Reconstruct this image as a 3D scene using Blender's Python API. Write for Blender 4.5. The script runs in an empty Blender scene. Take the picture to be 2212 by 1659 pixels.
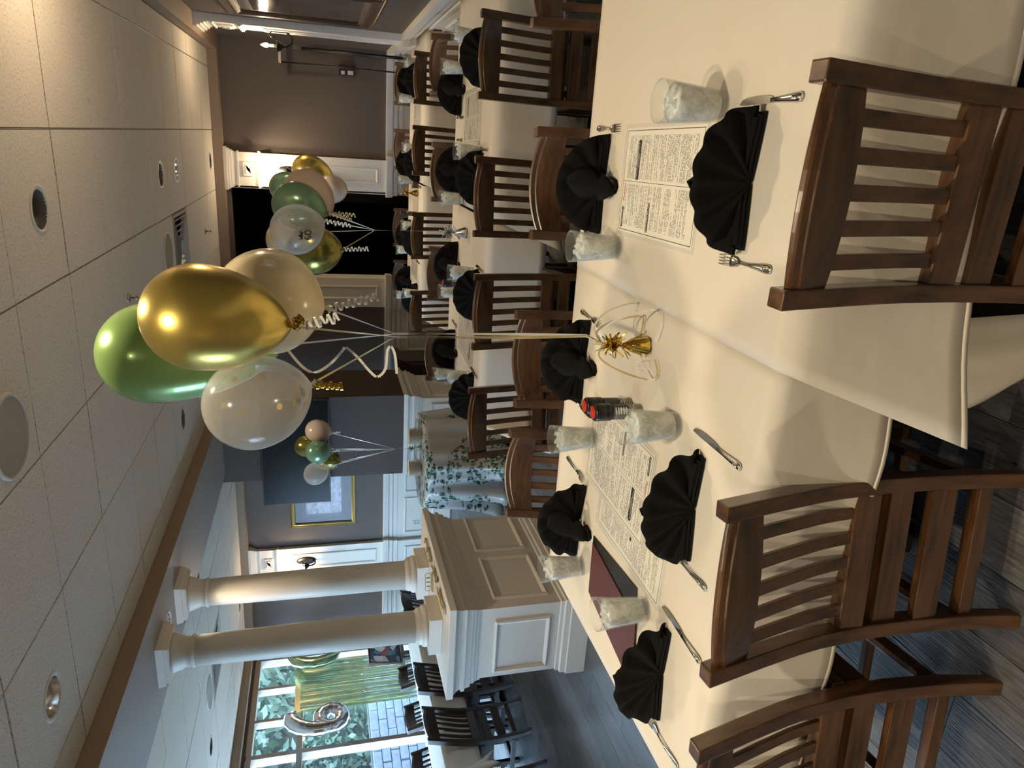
import bpy, bmesh, math, random
from mathutils import Vector, Matrix
random.seed(7)
PI = math.pi
SC = bpy.context.scene
COL = SC.collection

# ------------------------------------------------------------------ camera
yaw, pitch, roll, FPX = 0.33948427, 0.26145654, -0.02112942, 1523.825
_cy, _sy = math.cos(yaw), math.sin(yaw)
_F = Vector((-_sy, _cy, 0)); _R = Vector((_cy, _sy, 0)); _U = Vector((0, 0, 1))
_F2 = _F*math.cos(pitch) - _U*math.sin(pitch); _U2 = _U*math.cos(pitch) + _F*math.sin(pitch)
_R2 = _R*math.cos(roll) + _U2*math.sin(roll); _U3 = _U2*math.cos(roll) - _R*math.sin(roll)
cam = bpy.data.objects.new('camera', bpy.data.cameras.new('camera'))
COL.objects.link(cam)
cx, cy_, cz = -_U3, _R2, -_F2          # the photograph is turned on its side: up in the room is left in the frame
cam.matrix_world = Matrix(((cx.x, cy_.x, cz.x, 0), (cx.y, cy_.y, cz.y, 0), (cx.z, cy_.z, cz.z, 1.66), (0, 0, 0, 1)))
cam.data.sensor_width = 36; cam.data.lens = FPX/2212*36; cam.data.clip_start = .05
SC.camera = cam

# ------------------------------------------------------------------ world, light, exposure
SC.view_settings.view_transform = 'Standard'; SC.view_settings.look = 'None'
SC.view_settings.gamma = 1; SC.view_settings.use_curve_mapping = False
SC.view_settings.exposure = 1.62
SC.cycles.use_denoising = True
SC.cycles.max_bounces = 8; SC.cycles.transparent_max_bounces = 16
SC.cycles.diffuse_bounces = 4; SC.cycles.glossy_bounces = 3; SC.cycles.transmission_bounces = 8
SC.cycles.caustics_reflective = False; SC.cycles.caustics_refractive = False
SC.cycles.sample_clamp_indirect = 4
W = bpy.data.worlds.new('sky'); SC.world = W; W.use_nodes = True
bg = W.node_tree.nodes['Background']
bg.inputs[0].default_value = (0.46, 0.71, 1.0, 1); bg.inputs[1].default_value = 7.5
SKY_WINDOW = 0
def lamp(name, kind, loc, power, color, rot=(0, 0, 0), **kw):
    L = bpy.data.lights.new(name, kind); L.energy = power; L.color = color
    for k, v in kw.items(): setattr(L, k, v)
    o = bpy.data.objects.new(name, L); o.location = loc; o.rotation_euler = rot
    COL.objects.link(o); return o
WARM = (1.0, 0.83, 0.58); WARM2 = (1.0, 0.80, 0.56)
CAN_P, SCONCE_P = 70, 19
WSC = (1.0, 0.74, 0.46)

# ------------------------------------------------------------------ materials
def mat(name, col, rough=.5, metal=0, **kw):
    m = bpy.data.materials.new(name); m.use_nodes = True
    b = m.node_tree.nodes['Principled BSDF']
    b.inputs['Base Color'].default_value = (*col, 1); b.inputs['Roughness'].default_value = rough
    b.inputs['Metallic'].default_value = metal
    for k, v in kw.items(): b.inputs[k].default_value = v
    return m
def nodes(m): return m.node_tree.nodes, m.node_tree.links, m.node_tree.nodes['Principled BSDF']
def coords(m, scale=(1, 1, 1), kind='Object', rot=(0, 0, 0)):
    N, L, b = nodes(m)
    tc = N.new('ShaderNodeTexCoord'); mp = N.new('ShaderNodeMapping')
    mp.inputs['Scale'].default_value = scale; mp.inputs['Rotation'].default_value = rot
    L.new(tc.outputs[kind], mp.inputs[0]); return mp.outputs[0]
def noise(m, vec, scale, detail=3, rough=.5, dist=0):
    N, L, b = nodes(m); n = N.new('ShaderNodeTexNoise')
    n.inputs['Scale'].default_value = scale; n.inputs['Detail'].default_value = detail
    n.inputs['Roughness'].default_value = rough; n.inputs['Distortion'].default_value = dist
    if vec: L.new(vec, n.inputs['Vector'])
    return n.outputs['Fac']
def ramp(m, fac, stops, interp='LINEAR'):
    N, L, b = nodes(m); r = N.new('ShaderNodeValToRGB'); r.color_ramp.interpolation = interp
    e = r.color_ramp.elements
    while len(e) < len(stops): e.new(.5)
    for q, (p, c) in zip(e, stops): q.position = p; q.color = (*c, 1)
    L.new(fac, r.inputs[0]); return r.outputs[0]
def mth(m, op, a, b_=0.0, c=None):
    N, L, b = nodes(m); n = N.new('ShaderNodeMath'); n.operation = op
    for i, v in enumerate((a, b_, c)):
        if v is None: continue
        if isinstance(v, (int, float)): n.inputs[i].default_value = v
        else: L.new(v, n.inputs[i])
    return n.outputs[0]
def mix(m, f, a, b_):
    N, L, b = nodes(m); n = N.new('ShaderNodeMix'); n.data_type = 'RGBA'
    for i, v in ((0, f), (6, a), (7, b_)):
        if isinstance(v, (int, float)): n.inputs[i].default_value = v
        elif isinstance(v, tuple): n.inputs[i].default_value = (*v, 1)
        else: L.new(v, n.inputs[i])
    return n.outputs[2]
def bump(m, h, strength=.3, dist=.01):
    N, L, b = nodes(m); n = N.new('ShaderNodeBump'); n.inputs['Strength'].default_value = strength
    n.inputs['Distance'].default_value = dist; L.new(h, n.inputs['Height']); L.new(n.outputs[0], b.inputs['Normal'])
def setcol(m, c): nodes(m)[1].new(c, nodes(m)[2].inputs['Base Color'])

def wood(name, sc, dark, light, rough=.33):
    m = mat(name, light, rough); v = coords(m, sc)
    n1 = noise(m, v, 3.0, 6, .62, .35); n2 = noise(m, coords(m, (1, 1, 1)), 5, 2)
    f = mth(m, 'ADD', mth(m, 'MULTIPLY', n1, .75), mth(m, 'MULTIPLY', n2, .35))
    setcol(m, ramp(m, f, [(.36, dark), (.52, tuple((a+b)/2 for a, b in zip(dark, light))), (.7, light)]))
    bump(m, n1, .12, .002); m.node_tree.nodes['Principled BSDF'].inputs['Coat Weight'].default_value = .6
    m.node_tree.nodes['Principled BSDF'].inputs['Coat Roughness'].default_value = .25
    return m
D_, L_ = (.020, .0082, .0034), (.128, .057, .021)
WOODV = wood('chair wood upright grain', (14, 14, 1.6), D_, L_)
WOODH = wood('chair wood cross grain', (1.6, 14, 14), D_, L_)
WOODY = wood('chair wood lengthwise grain', (14, 1.6, 14), D_, L_)
DARKWOOD = wood('dark cabinet wood', (3, 12, 1.5), (.012, .005, .004), (.045, .02, .014))
CLOTH = mat('white table linen', (.68, .63, .54), .85)
_v = coords(CLOTH, (1, 1, 1)); _w = noise(CLOTH, _v, 3.2, 3, .55); _f = noise(CLOTH, coords(CLOTH, (1, 1, 1)), 900, 1)
bump(CLOTH, mth(CLOTH, 'ADD', mth(CLOTH, 'MULTIPLY', _w, 1.0), mth(CLOTH, 'MULTIPLY', _f, .012)), .35, .03)
NAP = mat('black napkin linen', (.0075, .0075, .0078), .95, **{'Specular IOR Level': .15})
bump(NAP, noise(NAP, coords(NAP, (1, 1, 1)), 700, 1), .15, .001)
STEEL = mat('polished cutlery steel', (.62, .60, .56), .16, 1)
WHITE = mat('white painted trim', (.74, .70, .63), .42)
bump(WHITE, noise(WHITE, coords(WHITE, (1, 1, 1)), 60, 2), .05, .002)
BROWN = mat('dark brown wall paint', (.105, .080, .064), .62)
bump(BROWN, noise(BROWN, coords(BROWN, (1, 1, 1)), 180, 2), .12, .002)
PILLARP = mat('charcoal brown paint', (.062, .035, .022), .6)
BEIGE = mat('beige band paint', (.27, .195, .135), .6)
SOFFITP = mat('taupe soffit underside paint', (.34, .30, .27), .5)
TILE = mat('mineral fibre ceiling tile', (.70, .65, .58), .9)
_v = coords(TILE, (1, 1, 1)); _n = noise(TILE, coords(TILE, (1.0, 2.2, 1)), 95, 2, .6)
N_, L2_, b_ = nodes(TILE)
setcol(TILE, ramp(TILE, _n, [(.33, (.30, .27, .23)), (.43, (.68, .63, .55)), (1, (.76, .71, .63))]))
bump(TILE, _n, .35, .003)
TBAR = mat('white ceiling grid bar', (.30, .27, .23), .5)
METALW = mat('white enamelled metal', (.6, .58, .54), .35)
VENTM = mat('grey vent metal', (.42, .40, .37), .4)
CANDARK = mat('black ribbed baffle', (.012, .011, .010), .5)
CANREFL = mat('polished reflector', (.62, .6, .58), .22, 1)
BLACK = mat('black painted metal', (.008, .008, .008), .35)
TVBLK = mat('glossy black screen', (.008, .0068, .005), .22, 0, **{'Specular IOR Level': .2})
IRON = mat('dark iron', (.012, .010, .009), .4, .6)
def see_through(name, col, alpha, rough, metal=0, **kw):
    m = mat(name, col, rough, metal, **kw); m.node_tree.nodes['Principled BSDF'].inputs['Alpha'].default_value = alpha; return m
def edge_glass(name, col, a0, a1, rough):
    m = see_through(name, col, a0, rough, 0, **{'Specular IOR Level': 1.0}); N, L, b = nodes(m)
    lw = N.new('ShaderNodeLayerWeight'); lw.inputs['Blend'].default_value = .35
    f = mth(m, 'POWER', lw.outputs['Facing'], 2.2); L.new(mth(m, 'MULTIPLY_ADD', f, a1-a0, a0), b.inputs['Alpha']); return m
GLASS = edge_glass('clear glass', (.55, .62, .60), .07, .75, .03)
def edge_skin(name, col, a0, a1, rough):
    m = edge_glass(name, col, a0, a1, rough); m.node_tree.nodes['Principled BSDF'].inputs['Specular IOR Level'].default_value = .6
    m.node_tree.nodes['Principled BSDF'].inputs['Coat Weight'].default_value = .4; return m
CLEARB = edge_skin('frosted clear latex', (.78, .77, .72), .30, .85, .15)
CREAMB = edge_skin('champagne latex', (.88, .74, .46), .74, .97, .2)
WINGL = see_through('window glass', (.8, .9, 1), .10, .03)
ICEW = see_through('frosty iced water', (.80, .83, .79), .86, .25)
_n = noise(ICEW, coords(ICEW, (1, 1, .8)), 42, 4, .6, .8)
setcol(ICEW, ramp(ICEW, _n, [(.35, (.52, .55, .52)), (.60, (.90, .92, .87))])); bump(ICEW, _n, .35, .004)
ICE = see_through('ice', (.85, .9, .9), .45, .06)
GOLDB = mat('chrome gold latex', (.64, .485, .125), .28, .88)
GREENB = mat('pearl green latex', (.30, .50, .15), .24, .3, **{'Coat Weight': .5})
SAGEB = mat('pearl sage latex', (.17, .32, .20), .22, .35, **{'Coat Weight': .5})
OLIVEB = mat('chrome olive latex', (.30, .28, .07), .22, .8)
BLUSHB = mat('blush latex', (.52, .42, .35), .26, 0, **{'Coat Weight': .4, 'Subsurface Weight': .1, 'Subsurface Radius': (.05, .03, .02)})

GOLDF = mat('gold foil', (.85, .60, .12), .18, 1)
SILVF = mat('silver foil', (.80, .82, .85), .2, 1)
MINTF = mat('mint gold foil', (.45, .62, .42), .2, .9)
RIBG = mat('pale gold ribbon', (.70, .60, .34), .28, .5)
RIBW = mat('white curling ribbon', (.85, .83, .78), .25, .1)
RED = mat('red plastic', (.62, .045, .03), .35)
LABEL = mat('spice jar label', (.05, .05, .05), .5)
BURG = mat('burgundy leatherette', (.085, .016, .018), .42)
bump(BURG, noise(BURG, coords(BURG, (1, 1, 1)), 220, 2), .25, .002)
LEATH = mat('black leatherette', (.008, .008, .009), .32)
bump(LEATH, noise(LEATH, coords(LEATH, (1, 1, 1)), 60, 3), .4, .004)
LAMI = see_through('clear laminate', (.85, .85, .8), .35, .12)
INK = mat('black ink', (.012, .012, .012), .6)
REDINK = mat('red ink', (.45, .02, .03), .6)
PAPER = mat('white print', (.80, .76, .68), .5)
FRAMEG = mat('gold picture frame', (.55, .43, .16), .3, .7)
FRAMEB = mat('dark bead picture frame', (.07, .035, .022), .3, .2)
NAVY = mat('navy mat board', (.045, .04, .055), .3)
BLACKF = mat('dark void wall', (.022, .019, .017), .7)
OUTF = mat('window frame beige', (.38, .31, .25), .4)
CREAMPL = mat('cream plastic plate', (.78, .70, .52), .35)

def emis(name, col, s):
    m = mat(name, (0, 0, 0)); b = m.node_tree.nodes['Principled BSDF']
    b.inputs['Emission Color'].default_value = (*col, 1); b.inputs['Emission Strength'].default_value = s; return m
BULB = emis('warm lit bulb', (1, .78, .50), 60)
LENS = emis('lit lamp lens', (1, .82, .6), 14)
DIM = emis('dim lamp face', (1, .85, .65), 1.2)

PLANK = mat('grey weathered plank', (.10, .095, .092), .34)
_N, _L, _b = nodes(PLANK)
_oi = _N.new('ShaderNodeObjectInfo')
_v = coords(PLANK, (26, 1.6, 1)); _n = noise(PLANK, _v, 5, 5, .65, .4)
_n2 = noise(PLANK, coords(PLANK, (5, .9, 1)), 3, 3)
_f = mth(PLANK, 'ADD', mth(PLANK, 'MULTIPLY', _n, .6), mth(PLANK, 'ADD', mth(PLANK, 'MULTIPLY', _n2, .35), mth(PLANK, 'MULTIPLY', _oi.outputs['Random'], .16)))
setcol(PLANK, ramp(PLANK, _f, [(.38, (.020, .019, .020)), (.55, (.070, .068, .070)), (.75, (.15, .147, .147))]))
bump(PLANK, mth(PLANK, 'ADD', _n, mth(PLANK, 'MULTIPLY', noise(PLANK, coords(PLANK, (260, 3, 1)), 1, 1), .8)), .5, .003)

# printed menu sheet: procedural lines of tiny print in two columns
def menu_mat(name, seed):
    m = mat(name, (.8, .77, .68), .22)
    N, L, b = nodes(m); tc = N.new('ShaderNodeTexCoord'); sp = N.new('ShaderNodeSeparateXYZ'); L.new(tc.outputs['Object'], sp.inputs[0])
    x, y = sp.outputs[0], sp.outputs[1]
    row = mth(m, 'FLOOR', mth(m, 'MULTIPLY', y, 165)); fr = mth(m, 'FRACT', mth(m, 'MULTIPLY', y, 165))
    cb = N.new('ShaderNodeCombineXYZ'); L.new(mth(m, 'MULTIPLY', x, 520), cb.inputs[0]); L.new(mth(m, 'MULTIPLY', row, 7.31), cb.inputs[1]); cb.inputs[2].default_value = seed
    n = N.new('ShaderNodeTexNoise'); n.inputs['Scale'].default_value = 1; n.inputs['Detail'].default_value = 1; L.new(cb.outputs[0], n.inputs['Vector'])
    word = mth(m, 'GREATER_THAN', n.outputs['Fac'], .46); line = mth(m, 'GREATER_THAN', fr, .42)
    cb2 = N.new('ShaderNodeCombineXYZ'); L.new(mth(m, 'MULTIPLY', x, 9), cb2.inputs[0]); L.new(mth(m, 'MULTIPLY', row, 3.7), cb2.inputs[1]); cb2.inputs[2].default_value = seed+3
    n2 = N.new('ShaderNodeTexNoise'); n2.inputs['Scale'].default_value = 1; n2.inputs['Detail'].default_value = 0; L.new(cb2.outputs[0], n2.inputs['Vector'])
    gap = mth(m, 'GREATER_THAN', n2.outputs['Fac'], .40)
    ax = mth(m, 'ABSOLUTE', x); c1 = mth(m, 'GREATER_THAN', ax, .008); c2 = mth(m, 'LESS_THAN', ax, .128); c3 = mth(m, 'LESS_THAN', mth(m, 'ABSOLUTE', y), .205)
    f = mth(m, 'MULTIPLY', mth(m, 'MULTIPLY', word, line), mth(m, 'MULTIPLY', gap, mth(m, 'MULTIPLY', c1, mth(m, 'MULTIPLY', c2, c3))))
    setcol(m, mix(m, mth(m, 'MULTIPLY', f, .72), (.80, .77, .68), (.05, .05, .05))); return m
MENU1, MENU2 = menu_mat('printed menu page', 1.3), menu_mat('printed menu page back', 8.9)

# ------------------------------------------------------------------ mesh helpers
class MB:
    def __init__(s): s.v = []; s.f = []; s.sm = []
    def add(s, vs, fs, smooth=False):
        o = len(s.v); s.v += [tuple(p) for p in vs]; s.f += [tuple(i+o for i in f) for f in fs]; s.sm += [smooth]*len(fs); return s
    def box(s, x0, x1, y0, y1, z0, z1):
        if x0 > x1: x0, x1 = x1, x0
        if y0 > y1: y0, y1 = y1, y0
        if z0 > z1: z0, z1 = z1, z0
        return s.add([(x0, y0, z0), (x1, y0, z0), (x1, y1, z0), (x0, y1, z0), (x0, y0, z1), (x1, y0, z1), (x1, y1, z1), (x0, y1, z1)],
                     [(0, 3, 2, 1), (4, 5, 6, 7), (0, 1, 5, 4), (1, 2, 6, 5), (2, 3, 7, 6), (3, 0, 4, 7)])
    def loft(s, rings, close=True, cap=True, smooth=True):
        n = len(rings[0]); vs = [p for r in rings for p in r]; fs = []
        for i in range(len(rings)-1):
            for j in range(n if close else n-1):
                k = (j+1) % n; fs.append((i*n+j, i*n+k, (i+1)*n+k, (i+1)*n+j))
        if cap and close:
            s_ = len(s.f)
            fs2 = [tuple(range(n))[::-1], tuple((len(rings)-1)*n+j for j in range(n))]
            s.add(vs, fs, smooth); o = len(s.v)-len(vs)
            for f in fs2: s.f.append(tuple(i+o for i in f)); s.sm.append(False)
            return s
        return s.add(vs, fs, smooth)
    def lathe(s, prof, seg=24, c=(0, 0, 0), smooth=True, cap=True):
        return s.loft([[(c[0]+r*math.cos(2*PI*j/seg), c[1]+r*math.sin(2*PI*j/seg), c[2]+z) for j in range(seg)] for r, z in prof], True, cap, smooth)
    def tube(s, pts, r, seg=8, smooth=True):
        pts = [Vector(p) for p in pts]; rings = []; up = None
        for i, p in enumerate(pts):
            t = (pts[min(i+1, len(pts)-1)]-pts[max(i-1, 0)]).normalized()
            if up is None: up = t.orthogonal().normalized()
            up = (up - t*up.dot(t))
            up = up.normalized() if up.length > 1e-5 else t.orthogonal().normalized()
            b = t.cross(up); rr = r[i] if isinstance(r, (list, tuple)) else r
            rings.append([p+(up*math.cos(2*PI*j/seg)+b*math.sin(2*PI*j/seg))*rr for j in range(seg)])
        return s.loft(rings, True, True, smooth)
    def ribbon(s, pts, w, side=None, twist=0):
        pts = [Vector(p) for p in pts]; vs = []
        for i, p in enumerate(pts):
            t = (pts[min(i+1, len(pts)-1)]-pts[max(i-1, 0)]).normalized()
            sd = Vector(side) if side else t.orthogonal()
            sd = (sd - t*sd.dot(t)).normalized()
            if twist: sd = Matrix.Rotation(twist*i, 3, t) @ sd
            vs += [p+sd*w/2, p-sd*w/2]
        return s.add(vs, [(2*i, 2*i+1, 2*i+3, 2*i+2) for i in range(len(pts)-1)], True)
    def build(s, name, m, parent=None, bevel=0, solid=0, loc=None, subsurf=0):
        me = bpy.data.meshes.new(name); me.from_pydata(s.v, [], s.f); me.materials.append(m)
        me.polygons.foreach_set('use_smooth', s.sm); me.update()
        bm = bmesh.new(); bm.from_mesh(me); bmesh.ops.remove_doubles(bm, verts=bm.verts, dist=1e-5)
        bmesh.ops.recalc_face_normals(bm, faces=bm.faces)
        if bevel:
            ed = [e for e in bm.edges if len(e.link_faces) == 2 and e.calc_face_angle(0) > .5]
            bmesh.ops.bevel(bm, geom=ed, offset=bevel, segments=2, profile=.6, affect='EDGES', clamp_overlap=True)
            for f in bm.faces: f.smooth = False
        bm.to_mesh(me); bm.free()
        o = bpy.data.objects.new(name, me); COL.objects.link(o)
        if parent: o.parent = parent
        if loc: o.location = loc
        if solid: md = o.modifiers.new('thick', 'SOLIDIFY'); md.thickness = solid; md.offset = 0
        if subsurf: md = o.modifiers.new('sub', 'SUBSURF'); md.levels = md.render_levels = subsurf
        return o
def rectloft(mb, x0, x1, y0, y1, prof):      # prof: (z, inset outward +)
    return mb.loft([[(x0-o, y0-o, z), (x1+o, y0-o, z), (x1+o, y1+o, z), (x0-o, y1+o, z)] for z, o in prof], True, True, False)
def frame_ring(mb, o, u, v, n, w, h, steps):   # rectangular moulding: steps (inset, height)
    o, u, v, n = Vector(o), Vector(u), Vector(v), Vector(n)
    rings = []
    for d, t in steps:
        rings.append([o+u*a+v*b+n*t for a, b in ((d, d), (w-d, d), (w-d, h-d), (d, h-d))])
    vs = [p for r in rings for p in r]; fs = []
    for i in range(len(rings)-1):
        for j in range(4): k = (j+1) % 4; fs.append((i*4+j, i*4+k, (i+1)*4+k, (i+1)*4+j))
    return mb.add(vs, fs)
PSTEPS = [(0, 0), (.0, .010), (.012, .014), (.024, .008), (.030, .003), (.030, 0)]
def empty(name, loc=(0, 0, 0), rz=0, label=None, cat=None, group=None):
    o = bpy.data.objects.new(name, None); o.empty_display_size = .1; COL.objects.link(o)
    o.location = loc; o.rotation_euler = (0, 0, rz); return tag(o, label, cat, group)
def tag(o, label=None, cat=None, group=None, kind=None):
    if label: o['label'] = label
    if cat: o['category'] = cat
    if group: o['group'] = group
    if kind: o['kind'] = kind
    return o
KIDS = {}
def dup(root, loc, rz=None, label=None, group=None, cat=None):
    r = root.copy(); COL.objects.link(r); r.location = loc
    if rz is not None: r.rotation_euler = (0, 0, rz)
    if label: r['label'] = label
    if group: r['group'] = group
    for ch in list(root.children):
        c = ch.copy(); COL.objects.link(c); c.parent = r
        for g in ch.children:
            d = g.copy(); COL.objects.link(d); d.parent = c
    return r
def struct(o): o['kind'] = 'structure'; return o
def look_text(s, size, m, name, parent, fn, extrude=0):
    cu = bpy.data.curves.new(name, 'FONT'); cu.body = s; cu.size = size; cu.align_x = 'CENTER'; cu.align_y = 'CENTER'; cu.extrude = extrude
    cu.resolution_u = 3
    t = bpy.data.objects.new('tmp', cu); COL.objects.link(t)
    me = bpy.data.meshes.new_from_object(t.evaluated_get(bpy.context.evaluated_depsgraph_get()))
    bpy.data.objects.remove(t); bpy.data.curves.remove(cu)
    for v in me.vertices: v.co = fn(v.co)
    me.materials.clear(); me.materials.append(m); me.name = name
    o = bpy.data.objects.new(name, me); COL.objects.link(o); o.parent = parent; return o

# ------------------------------------------------------------------ room shell
ZC, ZS = 2.74, 2.645             # ceiling, soffit underside
XR, YF, XL = .865, 8.575, -6.85  # right wall, far wall, window wall
def sbox(name, m, *a, **k): return struct(MB().box(*a).build(name, m, **k))
floor = sbox('floor', PILLARP, -6.95, 3.2, -3, 12.2, -.12, -.012)
# floor planks laid lengthwise where the photograph shows the floor
pm = {}
def plank(x, y, w, l):
    key = (round(w, 3), round(l, 3))
    if key not in pm:
        o = MB().box(-w/2+.0012, w/2-.0012, -l/2+.0012, l/2-.0012, -.012, 0).build('floor_plank', PLANK, floor); pm[key] = o.data
    else:
        o = bpy.data.objects.new('floor_plank', pm[key]); COL.objects.link(o); o.parent = floor
    o.location = (x, y, 0)
PW, PLN = .19, 1.22
npl = 0
for i in range(34):
    x = -6.85+PW/2+i*PW
    off = (i*0.47) % PLN
    for j in range(-1, 8):
        y0 = -.3+j*PLN-off; y1 = y0+PLN
        y1 = min(y1, 8.5); 
        if y1 < .0 or y1-y0 < .1 or x > -.35: continue
        if npl < 290: plank(x, (y0+y1)/2, PW, y1-y0); npl += 1
st = MB().box(-.39, XR, -2.9, 12, -.012, -.0005); st.box(-6.9, -.39, -2.9, -1.2, -.012, -.0005); st.box(-6.9, -.39, 8.5, 8.57, -.012, -.0005)
tag(st.build('worn_floor_field', PLANK, floor), kind='stuff')

# ceiling tiles
def tile_hole(mb, w, l, cx, cy, r, z0, z1):
    n = 32; cir = []; sq = []
    for k in range(n):
        a = 2*PI*k/n+.0001; c, s = math.cos(a), math.sin(a); cir.append((cx+r*c, cy+r*s))
        tx = ((w/2-cx) if c > 0 else (-w/2-cx))/c; ty = ((l/2-cy) if s > 0 else (-l/2-cy))/s; t = min(tx, ty); sq.append((cx+t*c, cy+t*s))
    for za in (z0, z1):
        mb.add([(x, y, za) for x, y in cir+sq], [(k, (k+1) % n, n+(k+1) % n, n+k) for k in range(n)])
    mb.add([(x, y, z) for z in (z0, z1) for x, y in cir], [(k, (k+1) % n, n+(k+1) % n, n+k) for k in range(n)])
    # outer rim and corner fills
    mb.add([(-w/2, -l/2, z0), (w/2, -l/2, z0), (w/2, l/2, z0), (-w/2, l/2, z0), (-w/2, -l/2, z1), (w/2, -l/2, z1), (w/2, l/2, z1), (-w/2, l/2, z1)],
           [(0, 1, 5, 4), (1, 2, 6, 5), (2, 3, 7, 6), (3, 0, 4, 7)])
    for sx in (-1, 1):
        for sy in (-1, 1):
            C = (sx*w/2, sy*l/2)
            a = max([p for p in sq if abs(p[0]-C[0]) < 1e-4 and (p[1]-cy)*sy >= 0] or [C], key=lambda p: p[1]*sy)
            b = max([p for p in sq if abs(p[1]-C[1]) < 1e-4 and (p[0]-cx)*sx >= 0] or [C], key=lambda p: p[0]*sx)
            for za in (z0, z1): mb.add([(*C, za), (*a, za), (*b, za)], [(0, 1, 2)])
tiles_m = {}
def ceiling_field(ceil, xs, ys, holes, skip=()):
    for i in range(len(xs)-1):
        for j in range(len(ys)-1):
            x0, x1, y0, y1 = xs[i], xs[i+1], ys[j], ys[j+1]; w, l = x1-x0-.009, y1-y0-.009
            cx, cy = (x0+x1)/2, (y0+y1)/2
            if any(x0 < sx < x1 and y0 < sy < y1 for sx, sy in skip): continue
            h = [q for q in holes if x0 < q[0] < x1 and y0 < q[1] < y1]
            if h:
                mb = MB(); tile_hole(mb, w, l, h[0][0]-cx, h[0][1]-cy, .083, 0, .016)
                o = mb.build('ceiling_tile', TILE, ceil)
            else:
                key = (round(w, 3), round(l, 3))
                if key not in tiles_m: o = MB().box(-w/2, w/2, -l/2, l/2, 0, .016).build('ceiling_tile', TILE, ceil); tiles_m[key] = o.data
                else: o = bpy.data.objects.new('ceiling_tile', tiles_m[key]); COL.objects.link(o); o.parent = ceil
            o.location = (cx, cy, ZC+random.uniform(-.0012, .0012))
    for x in xs[1:-1]:
        MB().box(x-.012, x+.012, ys[0], ys[-1], ZC+.0165, ZC+.022).build('grid_bar', TBAR, ceil)
        MB().box(x-.0022, x+.0022, ys[0], ys[-1], ZC+.004, ZC+.0165).build('grid_bar', TBAR, ceil)
    for y in ys[1:-1]:
        MB().box(xs[0], xs[-1], y-.012, y+.012, ZC+.0165, ZC+.022).build('grid_bar', TBAR, ceil)
P = .6096
xsA = [-2.70, -2.506, -1.897, -1.287, -.678, -.068, .542, .716]
ysA = [3.51+P*k for k in range(-4, 8)]+[8.43]
CANS_A = [(-.373, 2.05), (-.373, 3.27), (-.373, 5.65), (-.37, 6.26), (-.373, 8.18), (-2.23, 2.645), (-2.24, 5.67)]
ceilA = sbox('ceiling', TBAR, -2.75, .95, 1.07, 8.6, 2.99, 3.05)
ceiling_field(ceilA, xsA, ysA, CANS_A, skip=[(-1.0, 6.25)])
xsB = [-6.70, -6.53, -5.92, -5.31, -4.70, -4.07, -3.46, -3.385]
ysB = [3.51+P*k for k in range(-4, 8)]+[8.43]
CANS_B = [(-5.5, 5.596), (-3.723, 5.672), (-5.766, 8.10), (-5.5, 2.7)]
ceilB = sbox('ceiling.001', TBAR, -6.95, -3.3, 1.07, 8.6, 2.99, 3.05)
ceiling_field(ceilB, xsB, ysB, CANS_B, skip=[(-5.0, 6.2)])
# the part of the ceiling behind the camera, one plain deck with its lamp holes
CANS_N = [(-.373, .89), (-2.23, .265), (-.373, -1.49), (-2.23, -2.1)]
mbn = MB()
xs, ys = [-6.9, -4.0, -1.3, .95], [-2.7, -1.0, 1.071]
for i in range(3):
    for j in range(2):
        w, l, cx, cy = xs[i+1]-xs[i], ys[j+1]-ys[j], (xs[i]+xs[i+1])/2, (ys[j]+ys[j+1])/2
        h = [q for q in CANS_N if xs[i] < q[0] < xs[i+1] and ys[j] < q[1] < ys[j+1]]
        t = MB()
        if h: tile_hole(t, w, l, h[0][0]-cx, h[0][1]-cy, .083, 0, .016)
        else: t.box(-w/2, w/2, -l/2, l/2, 0, .016)
        mbn.add([(a+cx, b+cy, c+ZC) for a, b, c in t.v], t.f)
struct(mbn.build('ceiling.002', TILE))

# walls
wall_r = struct(MB().box(XR, XR+.1, -2.7, YF+.1, 0, 3.0).build('wall_right', BROWN))
wf = MB()
wf.box(-.65, XR, YF, YF+.1, 0, 3.0); wf.box(-3.4, -1.63, YF, YF+.1, 0, 3.0); wf.box(-1.63, -.65, YF, YF+.1, 2.60, 3.0)
wf.box(XL-.1, -3.4, YF, YF+.1, 0, 3.0)
struct(wf.build('wall_far', BROWN))
sbox('wall_near', BROWN, XL-.1, XR+.1, -2.8, -2.7, 0, 3.0)
# dark room beyond the opening
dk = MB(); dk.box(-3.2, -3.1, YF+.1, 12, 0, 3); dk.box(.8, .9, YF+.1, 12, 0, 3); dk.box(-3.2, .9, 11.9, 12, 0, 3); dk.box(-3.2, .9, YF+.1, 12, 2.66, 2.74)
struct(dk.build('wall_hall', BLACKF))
dd = struct(MB().box(-1.05, -.25, 11.86, 11.9, 0, 2.05).build('door_1', DARKWOOD))
sbox('trim_1', BLACKF, -3.1, .8, 11.84, 11.9, 2.3, 2.42)
tr = MB(); tr.box(-.66, -.64, YF-.0, YF+.12, 0, 2.6); tr.box(-1.64, -1.62, YF, YF+.12, 0, 2.6); struct(tr.build('trim_2', WHITE))
# soffit bands round the ceiling
band = MB(); band.box(.717, XR, -2.7, YF, ZS, 2.99); band.box(-2.7, .717, 8.43, YF, ZS, 2.99); struct(band.build('trim_3', BEIGE))
band2 = MB(); band2.box(XL, -6.70, -2.7, YF, ZS, 2.99); band2.box(-6.70, -3.385, 8.43, YF, ZS, 2.99); struct(band2.build('trim_4', BEIGE))
beam = MB(); beam.box(-2.704, -2.70, -2.7, 8.43, ZS+.0, 2.985); struct(beam.build('trim_5', BEIGE))
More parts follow.
